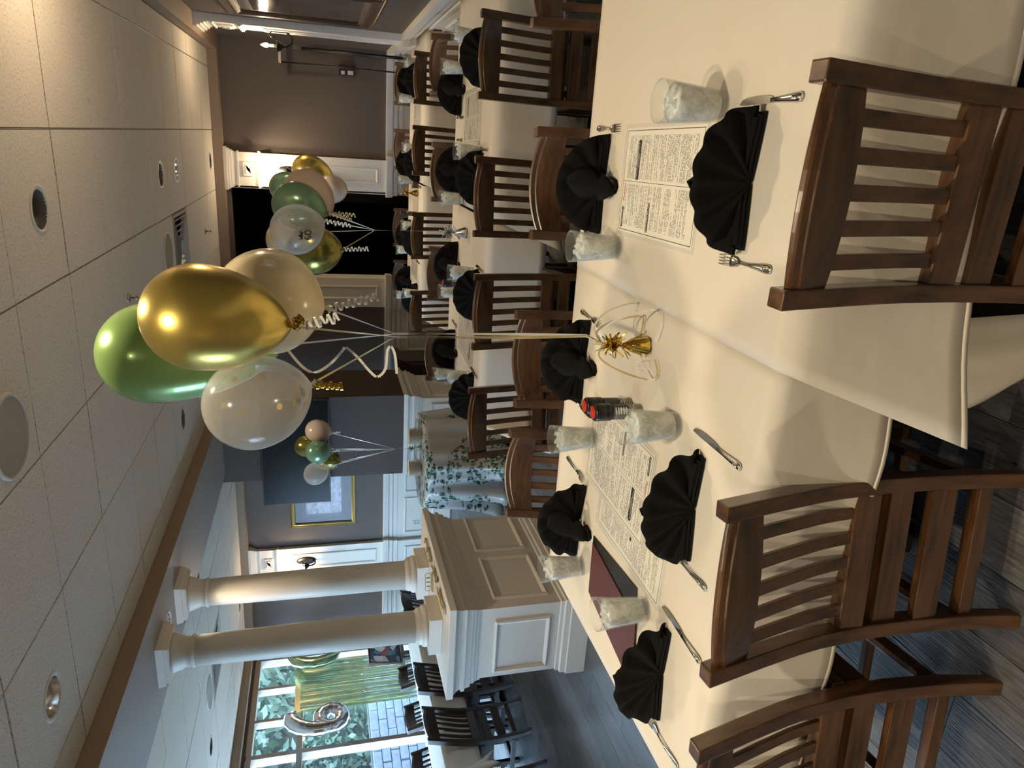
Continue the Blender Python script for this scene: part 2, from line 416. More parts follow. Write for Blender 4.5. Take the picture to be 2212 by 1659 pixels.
# beam underside with a hole for its downlight
bt = MB(); t = MB(); tile_hole(t, .68, .68, 0, 0, .075, 0, .01); bt.add([(a-3.0425, b+4.145, c+ZS) for a, b, c in t.v], t.f)
bt.box(-3.3825, -2.7025, -2.7, 4.145-.34, ZS, ZS+.01); bt.box(-3.3825, -2.7025, 4.145+.34, 8.43, ZS, ZS+.01)
bt.box(-3.3825, -3.378, -2.7, 8.43, ZS, 2.985)
struct(bt.build('trim_6', SOFFITP))

# chair rail + wainscot
RAIL = [(.0, .715), (.018, .722), (.018, .745), (.010, .752), (.010, .775), (.030, .790), (.030, .830), (.046, .845), (.052, .90), (.052, .916), (0, .916)]
def rail_path(name, pts, prof=RAIL):   # pts: plan points with outward normals (x,y,nx,ny)
    mb = MB(); mb.loft([[(x+nx*o, y+ny*o, z) for o, z in prof] for x, y, nx, ny in pts], True, True, False)
    return struct(mb.build(name, WHITE))
p = .06
rail_path('trim_7', [(XR, -2.6, -1, 0), (XR, 7.03, -1, -1), (XR-p, 7.03, -1, -1), (XR-p, 7.38, -1, 1), (XR, 7.38, -1, 1), (XR, YF, -1, -1), (-.277, YF, -1, -1)][:-1]+[(-.277, YF, 0, -1)])
rail_path('trim_8', [(-.277, YF, 1, -1), (-.277, YF-p, 1, -1), (-.63, YF-p, -1, -1), (-.63, YF, -1, 0)])
rail_path('trim_9', [(-1.63, YF, 1, 0), (-1.63, YF-p, 1, -1), (-1.98, YF-p, -1, -1), (-1.98, YF, -1, -1), (-5.255, YF, 1, -1), (-5.255, YF-p, 1, -1), (-5.645, YF-p, -1, -1), (-5.645, YF, -1, -1), (XL, YF, 0, -1)])
def wains(name, segs):
    o = struct(MB().build(name, WHITE)) if False else None
    return o
wm = MB()
wm.box(XR-.008, XR, -2.6, YF, 0, .72); wm.box(-.277, XR, YF-.008, YF, 0, .72); wm.box(-3.6, -1.98, YF-.008, YF, 0, .72); wm.box(XL, -3.6, YF-.008, YF, 0, .72)
wains_o = struct(wm.build('trim_10', WHITE))
def panel(parent, o, u, v, n, w, h, name='raised_panel', m=WHITE, steps=PSTEPS):
    mb = MB(); frame_ring(mb, o, u, v, n, w, h, steps); return mb.build(name, m, parent)
for x in (-.20, .33): panel(wains_o, (x, YF-.008, .22), (1, 0, 0), (0, 0, 1), (0, -1, 0), .46, .42)
for k in range(2): panel(wains_o, (-2.55-k*.62, YF-.008, .22), (1, 0, 0), (0, 0, 1), (0, -1, 0), .5, .42)
for x_, w_ in ((-5.165, .54), (-4.545, .54), (-3.93, .5), (-6.22, .50), (-6.78, .50)): panel(wains_o, (x_, YF-.008, .22), (1, 0, 0), (0, 0, 1), (0, -1, 0), w_, .41)
for k in range(12): panel(wains_o, (XR-.008, 1.0+k*.6, .22), (0, 1, 0), (0, 0, 1), (-1, 0, 0), .5, .42)
bb = MB(); bb.box(XR-.022, XR, -2.6, YF, 0, .13); bb.box(-.277, XR, YF-.022, YF, 0, .13); bb.box(-3.6, -1.98, YF-.022, YF, 0, .13); bb.box(XL, -3.6, YF-.022, YF, 0, .13)
struct(bb.build('baseboard_far', WHITE))

# pilasters (frame: u along wall, n out of the wall)
def pilaster(name, o, u, n, w):
    o, u, n = Vector(o), Vector(u), Vector(n)
    def blk(mb, a0, a1, d, z0, z1):
        P_ = [o+u*a0, o+u*a1, o+u*a1+n*d, o+u*a0+n*d]
        mb.add([(q.x, q.y, z) for z in (z0, z1) for q in P_], [(0, 1, 2, 3), (7, 6, 5, 4), (0, 1, 5, 4), (1, 2, 6, 5), (2, 3, 7, 6), (3, 0, 4, 7)])
    mb = MB(); blk(mb, 0, w, .06, 0, .716); blk(mb, 0, w, .06, .91, 2.60)
    r = struct(mb.build(name, WHITE))
    cp = MB()
    for a, z0, z1 in ((.012, 2.50, 2.515), (.008, 2.545, 2.565), (.022, 2.565, 2.59), (.036, 2.59, 2.615), (.050, 2.615, ZS)):
        blk(cp, -a, w+a, .06+a, z0, z1)
    cp.build('capital', WHITE, r)
    nk = MB(); blk(nk, -.008, w+.008, .068, 2.262, 2.275); blk(nk, -.018, w+.018, .078, 2.275, 2.30); nk.build('necking', WHITE, r)
    a = o+n*.06
    panel(r, (a+u*(w/2-.075)).to_tuple()[:2]+(2.345,), u, (0, 0, 1), n, .15, .11, 'square_boss', WHITE, [(0, 0), (0, .012), (.012, .018), (.028, .010), (.030, .024), (.074, .024)])
    panel(r, (a+u*.09).to_tuple()[:2]+(1.0,), u, (0, 0, 1), n, w-.18, 1.1, 'tall_panel')
    panel(r, (a+u*.09).to_tuple()[:2]+(.22,), u, (0, 0, 1), n, w-.18, .40, 'low_panel')
    return r
pilaster('trim_11', (XR, 7.03, 0), (0, 1, 0), (-1, 0, 0), .35)
pilaster('trim_12', (-.63, YF, 0), (1, 0, 0), (0, -1, 0), .353)
pilaster('trim_13', (-1.98, YF, 0), (1, 0, 0), (0, -1, 0), .35)
pilaster('trim_14', (-5.645, YF, 0), (1, 0, 0), (0, -1, 0), .39)
pilaster('trim_15', (XR, 3.2, 0), (0, 1, 0), (-1, 0, 0), .35)

# window wall
ww = MB(); ww.box(XL-.12, XL, -2.7, YF, 0, .50); ww.box(XL-.12, XL, -2.7, YF, 2.60, 3.0); ww.box(XL-.12, XL, 8.36, YF, .5, 2.6); ww.box(XL-.12, XL, -2.7, .10, .5, 2.6)
struct(ww.build('wall_left', BROWN))
YM = [8.33, 6.69, 5.05, 3.41, 1.77, .13]
for k in range(5):
    y1, y0 = YM[k], YM[k+1]
    w = struct(empty('window_%d' % (k+1)))
    fr = MB()
    for ya, yb in ((y0, y0+.03), (y1-.03, y1)): fr.box(XL-.10, XL+.02, ya, yb, .5, 2.6)
    fr.build('window_frame', OUTF, w)
    for nm, za, zb in (('sill', .49, .55), ('transom', 1.985, 2.05), ('head', 2.545, 2.61)):
        MB().box(XL-.10, XL+.02, y0+.03, y1-.03, za, zb).build(nm, OUTF, w)
    step = (y1-y0)/3
    for q in (1, 2): MB().box(XL-.09, XL+.012, y0+q*step-.02, y0+q*step+.02, 2.05, 2.545).build('glazing_bar', OUTF, w)
    for q in range(3): MB().box(XL-.053, XL-.047, y0+q*step+.021 if q else y0+.03, y0+(q+1)*step-.021 if q < 2 else y1-.03, 2.05, 2.545).build('pane', WINGL, w)
    MB().box(XL-.053, XL-.047, y0+.03, y1-.03, .55, 1.985).build('pane', WINGL, w)

# ------------------------------------------------------------------ pedestals, columns and pillar
def pedestal(name, x0, x1, y0, y1, H, label, panels):
    r = empty(name, ((x0+x1)/2, (y0+y1)/2, 0), 0, label, 'half wall'); X0, X1, Y0, Y1 = x0-r.location.x, x1-r.location.x, y0-r.location.y, y1-r.location.y
    mb = MB(); rectloft(mb, X0, X1, Y0, Y1, [(0, 0), (H-.02, 0)]); mb.build('body', WHITE, r)
    mb = MB(); rectloft(mb, X0, X1, Y0, Y1, [(0.001, .03), (.13, .03), (.135, .022), (.17, .02), (.18, .010), (.20, .008), (.205, 0)]); mb.build('base_moulding', WHITE, r)
    mb = MB(); rectloft(mb, X0, X1, Y0, Y1, [(H-.21, 0), (H-.205, .010), (H-.19, .012), (H-.185, .018), (H-.165, .018), (H-.16, .030), (H-.125, .036), (H-.12, .046), (H-.10, .048), (H-.09, .036), (H-.065, .046), (H-.045, .062)]); mb.build('cornice', WHITE, r)
    mb = MB(); rectloft(mb, X0, X1, Y0, Y1, [(H-.045, .075), (H, .075)]); mb.build('top_slab', WHITE, r, bevel=.004)
    for side, a, b, z0, z1 in panels:
        if side == 'y': panel(r, (a-r.location.x, Y0, z0), (1, 0, 0), (0, 0, 1), (0, -1, 0), b-a, z1-z0)
        else: panel(r, (X1, a-r.location.y, z0), (0, 1, 0), (0, 0, 1), (1, 0, 0), b-a, z1-z0)
    return r
pedestal('half_wall', -3.305, -2.775, 3.614, 4.74, .945, 'white panelled half wall carrying the two round columns', [('y', -3.27, -2.87, .262, .635), ('x', 3.70, 4.18, .262, .635), ('x', 4.26, 4.73, .262, .635)])
pedestal('half_wall', -3.40, -2.62, 7.02, 7.80, .845, 'white panelled half wall below the dark square pillar', [('y', -3.34, -3.06, .22, .55), ('y', -2.98, -2.68, .22, .55), ('x', 7.1, 7.7, .22, .55)])
pl = tag(MB().box(-3.465, -2.565, 6.975, 7.85, .846, 2.99).build('square_pillar', PILLARP), 'dark charcoal square pillar behind the television', 'pillar')
def column(cy, label):
    r = empty('round_column', (-3.07, cy, .945), 0, label, 'column')
    MB().box(-.135, .135, -.135, .135, 0.0005, .085).build('plinth', WHITE, r, bevel=.003)
    MB().lathe([(.132, .085), (.136, .10), (.130, .118), (.118, .122), (.121, .135), (.116, .148), (.106, .155), (.104, .165)], 40).build('base_torus', WHITE, r)
    MB().lathe([(.102, .165), (.101, .9), (.094, 1.35), (.090, 1.545)], 48).build('shaft', WHITE, r)
    MB().lathe([(.091, 1.50), (.100, 1.51), (.100, 1.52), (.092, 1.525), (.092, 1.56), (.102, 1.575), (.105, 1.59), (.113, 1.61), (.118, 1.63)], 40).build('neck_ring', WHITE, r)
    mb = MB(); rectloft(mb, -.11, .11, -.11, .11, [(1.63, .0), (1.64, .012), (1.655, .012), (1.66, .022), (1.699, .028)]); mb.build('abacus', WHITE, r)
column(3.90, 'white round column on the window side end nearest the camera')
column(4.50, 'white round column set further back on the same half wall')

# wooden cabinet against the far wall
cab = empty('sideboard', (-2.85, 8.28, 0), 0, 'dark wooden sideboard with a crown edge against the far wall', 'cabinet')
MB().box(-.32, .32, -.22, .22, 0.001, .76).build('body', DARKWOOD, cab)
mb = MB(); rectloft(mb, -.32, .32, -.22, .22, [(.72, 0), (.76, .03), (.80, .035), (.82, .045), (.826, .045)]); mb.build('crown', DARKWOOD, cab)
for sx in (-.30, .01): dpr = panel(cab, (sx, -.22, .06), (1, 0, 0), (0, 0, 1), (0, -1, 0), .29, .6, 'door', DARKWOOD); MB().lathe([(.006, 0), (.011, .012), (.009, .02), (.001, .022)], 12, cap=False).build('knob', IRON, dpr).matrix_basis = Matrix.Translation((sx+(.26 if sx < 0 else .03), -.232, .36)) @ Matrix.Rotation(PI/2, 4, 'X')

# television
tv = empty('television', (-3.113, 6.86, 1.94), 0, 'black flat television hung on the dark square pillar', 'television')
MB().box(-.575, .575, -.02, .03, -.335, .335).build('housing', BLACK, tv, bevel=.004)
MB().box(-.565, .565, -.0215, -.0205, -.32, .325).build('screen', TVBLK, tv)
MB().box(-.12, .12, .03, .11, -.1, .1).build('wall_mount', BLACK, tv)

# ------------------------------------------------------------------ ceiling fittings
def can(x, y, z, label, r=.083, lit=True, power=CAN_P, refl=False, col=WARM, dim=False, spread=102):
    c = empty('downlight', (x, y, z), 0, label, 'light', 'round recessed downlights')
    MB().lathe([(r-.004, .012), (r-.004, .0), (r+.004, -.004), (r+.016, -.003), (r+.019, .0005)], 40, cap=False).build('trim_ring', METALW, c)
    bf = MB().lathe([(r-.004, .0), (r-.006, .06), (r-.012, .062), (r-.012, .13), (.045, .19)], 32, cap=False).build('baffle', CANREFL if refl else CANDARK, c)
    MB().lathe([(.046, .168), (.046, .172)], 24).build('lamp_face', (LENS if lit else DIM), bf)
    if lit:
        lamp('downlight_lamp', 'SPOT', (x, y, z+.012), power, col, spot_size=math.radians(spread), spot_blend=.85, shadow_soft_size=.035)
can(*CANS_A[0], ZC, 'downlight straight above the balloon weight of the front table', power=15)
can(*CANS_A[1], ZC, 'black-baffled downlight nearest the camera in the brown-wall row of the main ceiling', power=12)
can(*CANS_A[2], ZC, 'black-baffled downlight, nearer of the close pair beside the square vent', power=20)
can(*CANS_A[3], ZC, 'pale-lined downlight, further of the close pair beside the square vent', refl=True, power=20)
can(*CANS_A[4], ZC, 'downlight in the last ceiling row against the far wall', power=20)
can(*CANS_A[5], ZC, 'shiny reflector downlight close to the soffit over the columns', refl=True, power=32)
can(*CANS_A[6], ZC, 'dark downlight beyond the balloons near the soffit', power=14)
can(*CANS_B[0], ZC, 'dark downlight in the window room ceiling near the windows', lit=False)
can(*CANS_B[1], ZC, 'downlight half hidden behind the further column', power=7)
can(*CANS_B[2], ZC, 'small distant downlight seen between the two columns', power=10)
can(*CANS_B[3], ZC, 'downlight of the window room outside the photographed part', lit=False)
can(-3.0425, 4.145, ZS, 'glowing downlight in the soffit between the two columns', r=.075, power=9, refl=True, col=WARM2)
for (x, y), lb, pw in zip(CANS_N, ('over the chair nearest the camera', 'over the aisle beside the camera', 'behind the camera on the brown wall side', 'behind the camera on the aisle side'), (30, 46, 46, 84)): can(x, y, ZC, 'downlight '+lb, power=pw, spread=118 if y > 0 else 146)
def speaker(x, y, label, r=.155):
    s = empty('ceiling_speaker', (x, y, ZC), 0, label, 'speaker')
    MB().lathe([(r-.012, -.002), (r-.010, -.010), (r, -.008), (r+.004, 0)], 48, cap=False).build('rim', METALW, s)
    MB().lathe([(r-.012, -.006), (r-.012, -.001)], 48).build('grille', SPKM, s)
SPKM = mat('speaker grille', (.36, .33, .28), .6); bump(SPKM, noise(SPKM, coords(SPKM, (1, 1, 1)), 400, 0), .3, .002)
speaker(-1.10, 2.67, 'large round speaker grille directly above the front tables')
speaker(-.93, 5.66, 'round speaker grille behind the balloons next to the vent')
speaker(-4.995, 5.73, 'round speaker grille in the window room ceiling')
def vent(cx, cy, label):
    v = empty('air_vent', (cx, cy, ZC), 0, label, 'vent')
    MB().box(-.30, .30, -.30, .30, .06, .075).build('backing', CANDARK, v)
    for k in range(6):
        a = .30-k*.045; mb = MB()
        frame_ring(mb, (-a, -a, -.002), (1, 0, 0), (0, 1, 0), (0, 0, 1), 2*a, 2*a, [(0, .0), (.010, 0), (.040, .035), (.036, .036), (0, .004)] if k else [(0, 0), (.03, 0), (.055, .035), (.05, .036), (0, .01)])
        mb.build('louvre', VENTM, v)
vent(-.983, 6.253, 'square louvred air vent in the main ceiling')
vent(-5.005, 6.253, 'square louvred air vent in the window room ceiling')
def sprinkler(x, y, label):
    s = empty('sprinkler', (x, y, ZC), 0, label, 'sprinkler')
    MB().lathe([(.030, 0), (.030, -.004), (.018, -.010), (.010, -.012)], 20).build('escutcheon', STEEL, s)
    MB().lathe([(.006, -.01), (.006, -.035), (.010, -.038), (.010, -.044), (.004, -.05)], 12).build('body', STEEL, s)
    MB().lathe([(.016, -.050), (.016, -.0525)], 12).build('deflector', STEEL, s)
sprinkler(-.989, 4.441, 'chrome sprinkler head above the green balloon')
sprinkler(-1.0, 7.491, 'small sprinkler head near the far wall')

# ------------------------------------------------------------------ sconces
def sconce(x, y, z, rz, label, power=SCONCE_P):
    s = empty('wall_sconce', (x, y, z), rz, label, 'wall lamp', 'iron torch sconces on the pilasters')   # local -Y points out of the wall
    mb = MB(); mb.lathe([(.001, -.012), (.05, -.012), (.06, -.006), (.06, 0)], 20)
    mb.v = [(a, c, b*2.1) for a, b, c in mb.v]; mb.build('backplate', IRON, s)
    MB().tube([(0, -.01, -.08), (0, -.05, -.12), (0, -.09, -.115), (0, -.125, -.07), (0, -.125, -.03)], .010, 8).build('arm', IRON, s)
    MB().tube([(0, -.01, .05), (0, -.04, .075), (0, -.06, .05), (0, -.045, .03)], .006, 6).build('scroll', IRON, s)
    cu_ = MB().lathe([(.012, -.045), (.035, -.02), (.048, .0), (.050, .012), (.040, .012), (.014, -.01)], 20, (0, -.125, 0)).build('cup', IRON, s)
    MB().lathe([(.012, .0), (.012, .075)], 12, (0, -.125, 0)).build('candle_sleeve', CREAMPL, cu_)
    MB().lathe([(.002, .076), (.014, .085), (.019, .10), (.016, .118), (.008, .135), (.001, .148)], 14, (0, -.125, 0)).build('bulb', BULB, cu_)
    q = Matrix.Rotation(rz, 4, 'Z') @ Vector((0, -.125, .11)); 
    lamp('sconce_lamp', 'POINT', (x+q.x, y+q.y, z+q.z), power, WSC, shadow_soft_size=.025)
sconce(-.455, YF-.06, 1.985, 0, 'iron wall sconce on the far pilaster, half behind a gold balloon', 8)
sconce(-5.45, YF-.06, 1.93, 0, 'iron wall sconce lit beside the framed landscape', 9)
sconce(XR-.06, 7.205, 1.985, -PI/2, 'iron wall sconce with a blazing bulb by the dark framed picture', 10)
sconce(XR-.06, 3.375, 1.985, -PI/2, 'iron wall sconce by the front tables outside the photographed part')

# ------------------------------------------------------------------ pictures
def picture(name, o, u, v, n, w, h, fw, fm, label, matw, matm, art, bead=False):
    r = empty(name, o, 0, label, 'picture'); u, v, n = Vector(u), Vector(v), Vector(n)
    mb = MB(); frame_ring(mb, (0, 0, 0), u, v, n, w, h, [(0, 0), (0, .02), (fw*.25, .035), (fw*.55, .028), (fw*.75, .034), (fw, .02), (fw, .005)]); mb.build('frame', fm, r)
    def flat(nm, ins, t, m):
        q = [u*a+v*b+n*t for a, b in ((ins, ins), (w-ins, ins), (w-ins, h-ins), (ins, h-ins))]
        q2 = [x+n*.002 for x in q]
        return MB().add([x.to_tuple() for x in q+q2], [(0, 1, 2, 3), (7, 6, 5, 4), (0, 1, 5, 4), (1, 2, 6, 5), (2, 3, 7, 6), (3, 0, 4, 7)]).build(nm, m, r)
    flat('backing', fw*.6, .002, matm if matw else art)
    if matw:
        flat('mat_board', fw*.9, .006, matm); flat('inner_line', fw+matw*.72, .0085, fm if False else PAPER_L); flat('mat_inner', fw+matw*.74, .0107, matm); flat('artwork', fw+matw, .013, art)
    else: flat('artwork', fw*.9, .006, art)
    if bead:
        mbb = MB()
        per = [(a, 0) for a in [k*.022 for k in range(int(w/.022))]]+[(a, h) for a in [k*.022 for k in range(int(w/.022))]]+[(0, k*.022) for k in range(int(h/.022))]+[(w, k*.022) for k in range(int(h/.022))]
        for a, b in per:
            c = u*a+v*b+n*.022; s_ = .008
            mbb.add([(c+d*s_).to_tuple() for d in (u, v, -u, -v, n)], [(0, 1, 4), (1, 2, 4), (2, 3, 4), (3, 0, 4)])
        tag(mbb.build('bead_edge', BEADM, r), kind='stuff')
    return r
BEADM = mat('dull bronze bead', (.20, .125, .075), .35, .3)
PAPER_L = mat('pale mat line', (.35, .34, .36), .5)
ART1 = mat('landscape print', (.3, .3, .4), .18)
_v = coords(ART1, (3, 3, 5)); _n = noise(ART1, _v, 3, 6, .7, .6)
setcol(ART1, ramp(ART1, _n, [(.3, (.07, .055, .06)), (.45, (.16, .13, .17)), (.55, (.30, .27, .38)), (.68, (.42, .30, .24)), (.8, (.5, .48, .55))]))
ART2 = mat('dim brown print', (.14, .10, .075), .12)
_n = noise(ART2, coords(ART2, (1, 3, .8)), 3, 5, .6, .4)
setcol(ART2, ramp(ART2, _n, [(.35, (.075, .055, .04)), (.6, (.15, .115, .085)), (.75, (.21, .17, .12))]))
picture('framed_landscape', (-4.965, YF-.001, 1.275), (1, 0, 0), (0, 0, 1), (0, -1, 0), 1.15, .825, .055, FRAMEG, 'gold framed landscape with a navy mat beside the television', .13, NAVY, ART1)
picture('framed_picture', (XR-.001, 5.30, 1.205), (0, 1, 0), (0, 0, 1), (-1, 0, 0), 1.38, 1.14, .12, FRAMEB, 'large dark bead-framed picture on the brown wall', .10, mat('brown mat board', (.10, .075, .055), .3), ART2, True)

# outlet on the white wainscot
ol = empty('wall_outlet', (-5.03, YF-.009, .73), 0, 'small white outlet plate on the white wainscot', 'outlet')
ol.location = (-5.02, YF-.009, .454)
MB().box(-.035, .035, -.006, 0, -.058, .058).build('cover_plate', METALW, ol, bevel=.002)
for dz in (-.02, .02): MB().box(-.012, .012, -.008, -.006, dz-.01, dz+.01).build('socket', TBAR, ol)

# black stand and box by the far corner
stn = empty('light_stand', (.70, 7.95, 0), 0, 'thin black two-pole stand in the far corner', 'stand')
MB().tube([(.05, 0, .03), (.052, 0, 1.86)], .016, 10).build('main_pole', BLACK, stn)
MB().tube([(-.085, .06, .03), (-.082, .06, 2.02)], .008, 8).build('thin_pole_and_shadow', BLACK, stn)  # real pole low down; upper length models its shadow on the wall
MB().box(-.10, .07, -.02, .08, 1.995, 2.02).build('shadow_bar', BLACK, stn)  # shade given solid shape: bracket-like wall shadow modelled as a bar
for a in (0, 2.1, 4.2): MB().tube([(.05, 0, .12), (.05+.10*math.cos(a+1), .22*math.sin(a+1)*.8, .012)], .010, 8).build('foot', BLACK, stn)
MB().box(.03, .075, -.02, .02, 1.80, 1.88).build('clamp', BLACK, stn)
bx = empty('wall_control', (.635, YF, 1.345), 0, 'small black control box with a bright window on the brown wall', 'control box')
MB().box(-.05, .05, -.05, -.001, -.085, .085).build('case', BLACK, bx, bevel=.004)
MB().box(-.046, -.005, -.052, -.0505, -.07, -.01).build('window', METALW, bx); MB().box(-.046, -.01, -.052, -.0505, .02, .06).build('window', METALW, bx)

# ------------------------------------------------------------------ tables and cloths
ZT = .762
def table(x0, x1, y0, y1, label, rz=0):
    t = empty('dining_table', ((x0+x1)/2, (y0+y1)/2, 0), rz, label, 'table'); w, l = (x1-x0)/2, (y1-y0)/2
    MB().box(-w+.012, w-.012, -l+.012, l-.012, .725, .757).build('table_top', DARKWOOD, t)
    MB().lathe([(.05, .03), (.045, .06), (.04, .7), (.10, .725)], 20).build('pedestal', BLACK, t)
    for a in (0, PI/2): 
        mb = MB(); mb.box(-.36, .36, -.035, .035, 0.002, .045)
        mb.v = [(x*math.cos(a)-y*math.sin(a), x*math.sin(a)+y*math.cos(a), z+(.001 if a else 0)) for x, y, z in mb.v]; mb.build('foot', BLACK, t)
    return t
def cloth(x0, x1, y0, y1, dF, dB, dL, dR, label, name='tablecloth', rz=0, m=CLOTH, seed=0, flap=None, z=ZT, fl=.05, n=40):
    cx, cy = (x0+x1)/2, (y0+y1)/2; w, l = (x1-x0)/2, (y1-y0)/2
    def axis(a, d0, d1, n):
        s = [-a-d0*(1-i/8) for i in range(8)] if d0 else []
        s += [-a+2*a*i/n for i in range(n+1)]
        if d1: s += [a+d1*(i+1)/8 for i in range(8)]
        return s
    A = axis(w, dL, dR, n); B = axis(l, dF, dB, n); R = random.Random(seed); ph = [R.uniform(0, 6) for _ in range(8)]
    vs = []
    for b in B:
        for a in A:
            sa = max(0, abs(a)-w); sb = max(0, abs(b)-l); s = math.hypot(sa, sb); sx = 1 if a > 0 else -1; sy = 1 if b > 0 else -1
            x = max(-w, min(w, a)); y = max(-l, min(l, b)); zz = 0
            if s > 0:
                phi = math.atan2(sa, sb)   # 0: pure front/back, 90: pure side
                drop = s if s < .02 else s*.985
                zz = -drop*(min(1, s/.03)**.5)
                wave = 1+.55*math.sin(a*11+ph[0])+.35*math.sin(a*23+ph[1]) if sb else 1+.55*math.sin(b*11+ph[2])+.35*math.sin(b*23+ph[3])
                off = .006+fl*s*wave
                if flap and sb and sy < 0:
                    tt = sb/dF; f = max(0, 1-(a+w)/.45)
                    x = max(-w, min(w, a))-.165*tt*f**1.3; zz *= 1+.26*f**1.4
                    y -= .012+off*.6+.030*f*tt+.010*math.sin(f*5+tt*2)*f*tt
                    if sa: x += .01
                elif sa and sb:
                    k = s*(fl+.42*math.sin(2*phi)**2)+.006; x += sx*k*math.sin(phi); y += sy*k*math.cos(phi)
                elif sb: y += sy*off
                else: x += sx*off
            else:
                zz = .0006*math.sin(a*9+ph[4])*math.sin(b*8+ph[5])
            vs.append((x, y, zz))
    na = len(A); fs = [(j*na+i, j*na+i+1, (j+1)*na+i+1, (j+1)*na+i) for j in range(len(B)-1) for i in range(na-1)]
    mb = MB(); mb.add(vs, fs, True)
    if flap == 'long':       # the cloth's other corner falls behind the flap almost to the floor
        rows = []
        for i in range(13):
            t = i/12; h_ = .47*(1-t)+.02*t; zz = h_-z; xl = -.505+.16*max(0, (h_-.33)/.14)-.025*math.sin(PI*min(1, max(0, (h_-.05)/.26)))+.05*max(0, (.2-h_)/.2); xr = -.31+.022*t
            rows.append([(xl+(xr-xl)*q/8-cx, 1.215+.03*t-.022*math.sin(PI*q/8)+.006*math.sin(q*1.9+t*2)-cy, zz) for q in range(9)])
        mb.loft(rows, False, False, True)
    o = mb.build(name, m, None, solid=.0016, loc=(cx, cy, z)); o.rotation_euler.z = rz
    if dF and n > 20:
        vs2 = []; n0 = 8
        for q in range(na):
            p0, p1 = Vector(vs[q]), Vector(vs[q]).lerp(Vector(vs[na+q]), .28); vs2 += [p0+Vector((0, -.0007, -.0002)), p1+Vector((0, -.0007, 0))]
        h = MB(); h.add([tuple(v_) for v_ in vs2], [(2*q, 2*q+1, 2*q+3, 2*q+2) for q in range(na-1)], True); h.build('hem', m, o, solid=.0007)
    return tag(o, label, 'tablecloth', 'white square tablecloths')
T1R = table(-.385, .845, 1.19, 2.40, 'square table under the white cloth with the open menu, nearest the brown wall')
T1L = table(-1.64, -.405, 1.19, 2.40, 'square table under the white cloth with the burgundy folder')
cloth(-.403, .848, 1.185, 2.405, .375, .30, 0, 0, 'white cloth of the front table at the brown wall, corner hanging in a point', seed=3, flap='long', z=ZT+.0015)
cloth(-1.645, -.400, 1.185, 2.405, .305, .30, .32, 0, 'white cloth of the front table beside the white half wall', seed=5, fl=.035)
R2 = [(-.39, .845), (-1.62, -.41)]
for k, ((a, b), lb) in enumerate(zip(R2, ('at the brown wall', 'at the half wall end'))):
    table(a, b, 3.87, 4.98, 'square table of the middle row '+lb)
    cloth(a-.002, b+.002, 3.865, 4.985, .34, .3, 0 if k == 0 else .3, 0, 'white cloth of the middle row table '+lb, seed=11+k, n=16, z=ZT+.0012*(1-k), flap=(k == 0))
for k, ((a, b), lb) in enumerate(zip(R2, ('at the brown wall', 'at the sideboard end'))):
    table(a, b, 6.50, 7.58, 'square table of the back row '+lb)
    cloth(a-.002, b+.002, 6.495, 7.585, .34, .3, 0 if k == 0 else .3, 0, 'white cloth of the back row table '+lb, seed=21+k, n=12, z=ZT+.0012*(1-k), flap=(k == 0))
PALE = mat('pale marbled table cover', (.74, .74, .74), .35)
_n = noise(PALE, coords(PALE, (1, 4, 1)), 3, 5, .7, 1.5); setcol(PALE, ramp(PALE, _n, [(.30, (.35, .36, .38)), (.40, (.72, .72, .72)), (1, (.76, .76, .76))]))
for cy, l, lb in ((5.55, 2.6, 'furthest from the camera'), (2.98, 2.4, 'nearest the camera')):
    t = table(-.31, .31, -l/2, l/2, 'narrow table by the windows, '+lb); t.location = (-5.20-.055*(cy-5.2)-.0, cy, 0); t.rotation_euler.z = .075
    o = cloth(-.312, .312, -l/2, l/2, .28, .28, .26, .30, 'pale cloth on the window room table, '+lb, rz=0, seed=int(cy*3), n=14); o.location = (t.location.x, cy, ZT); o.rotation_euler.z = .075

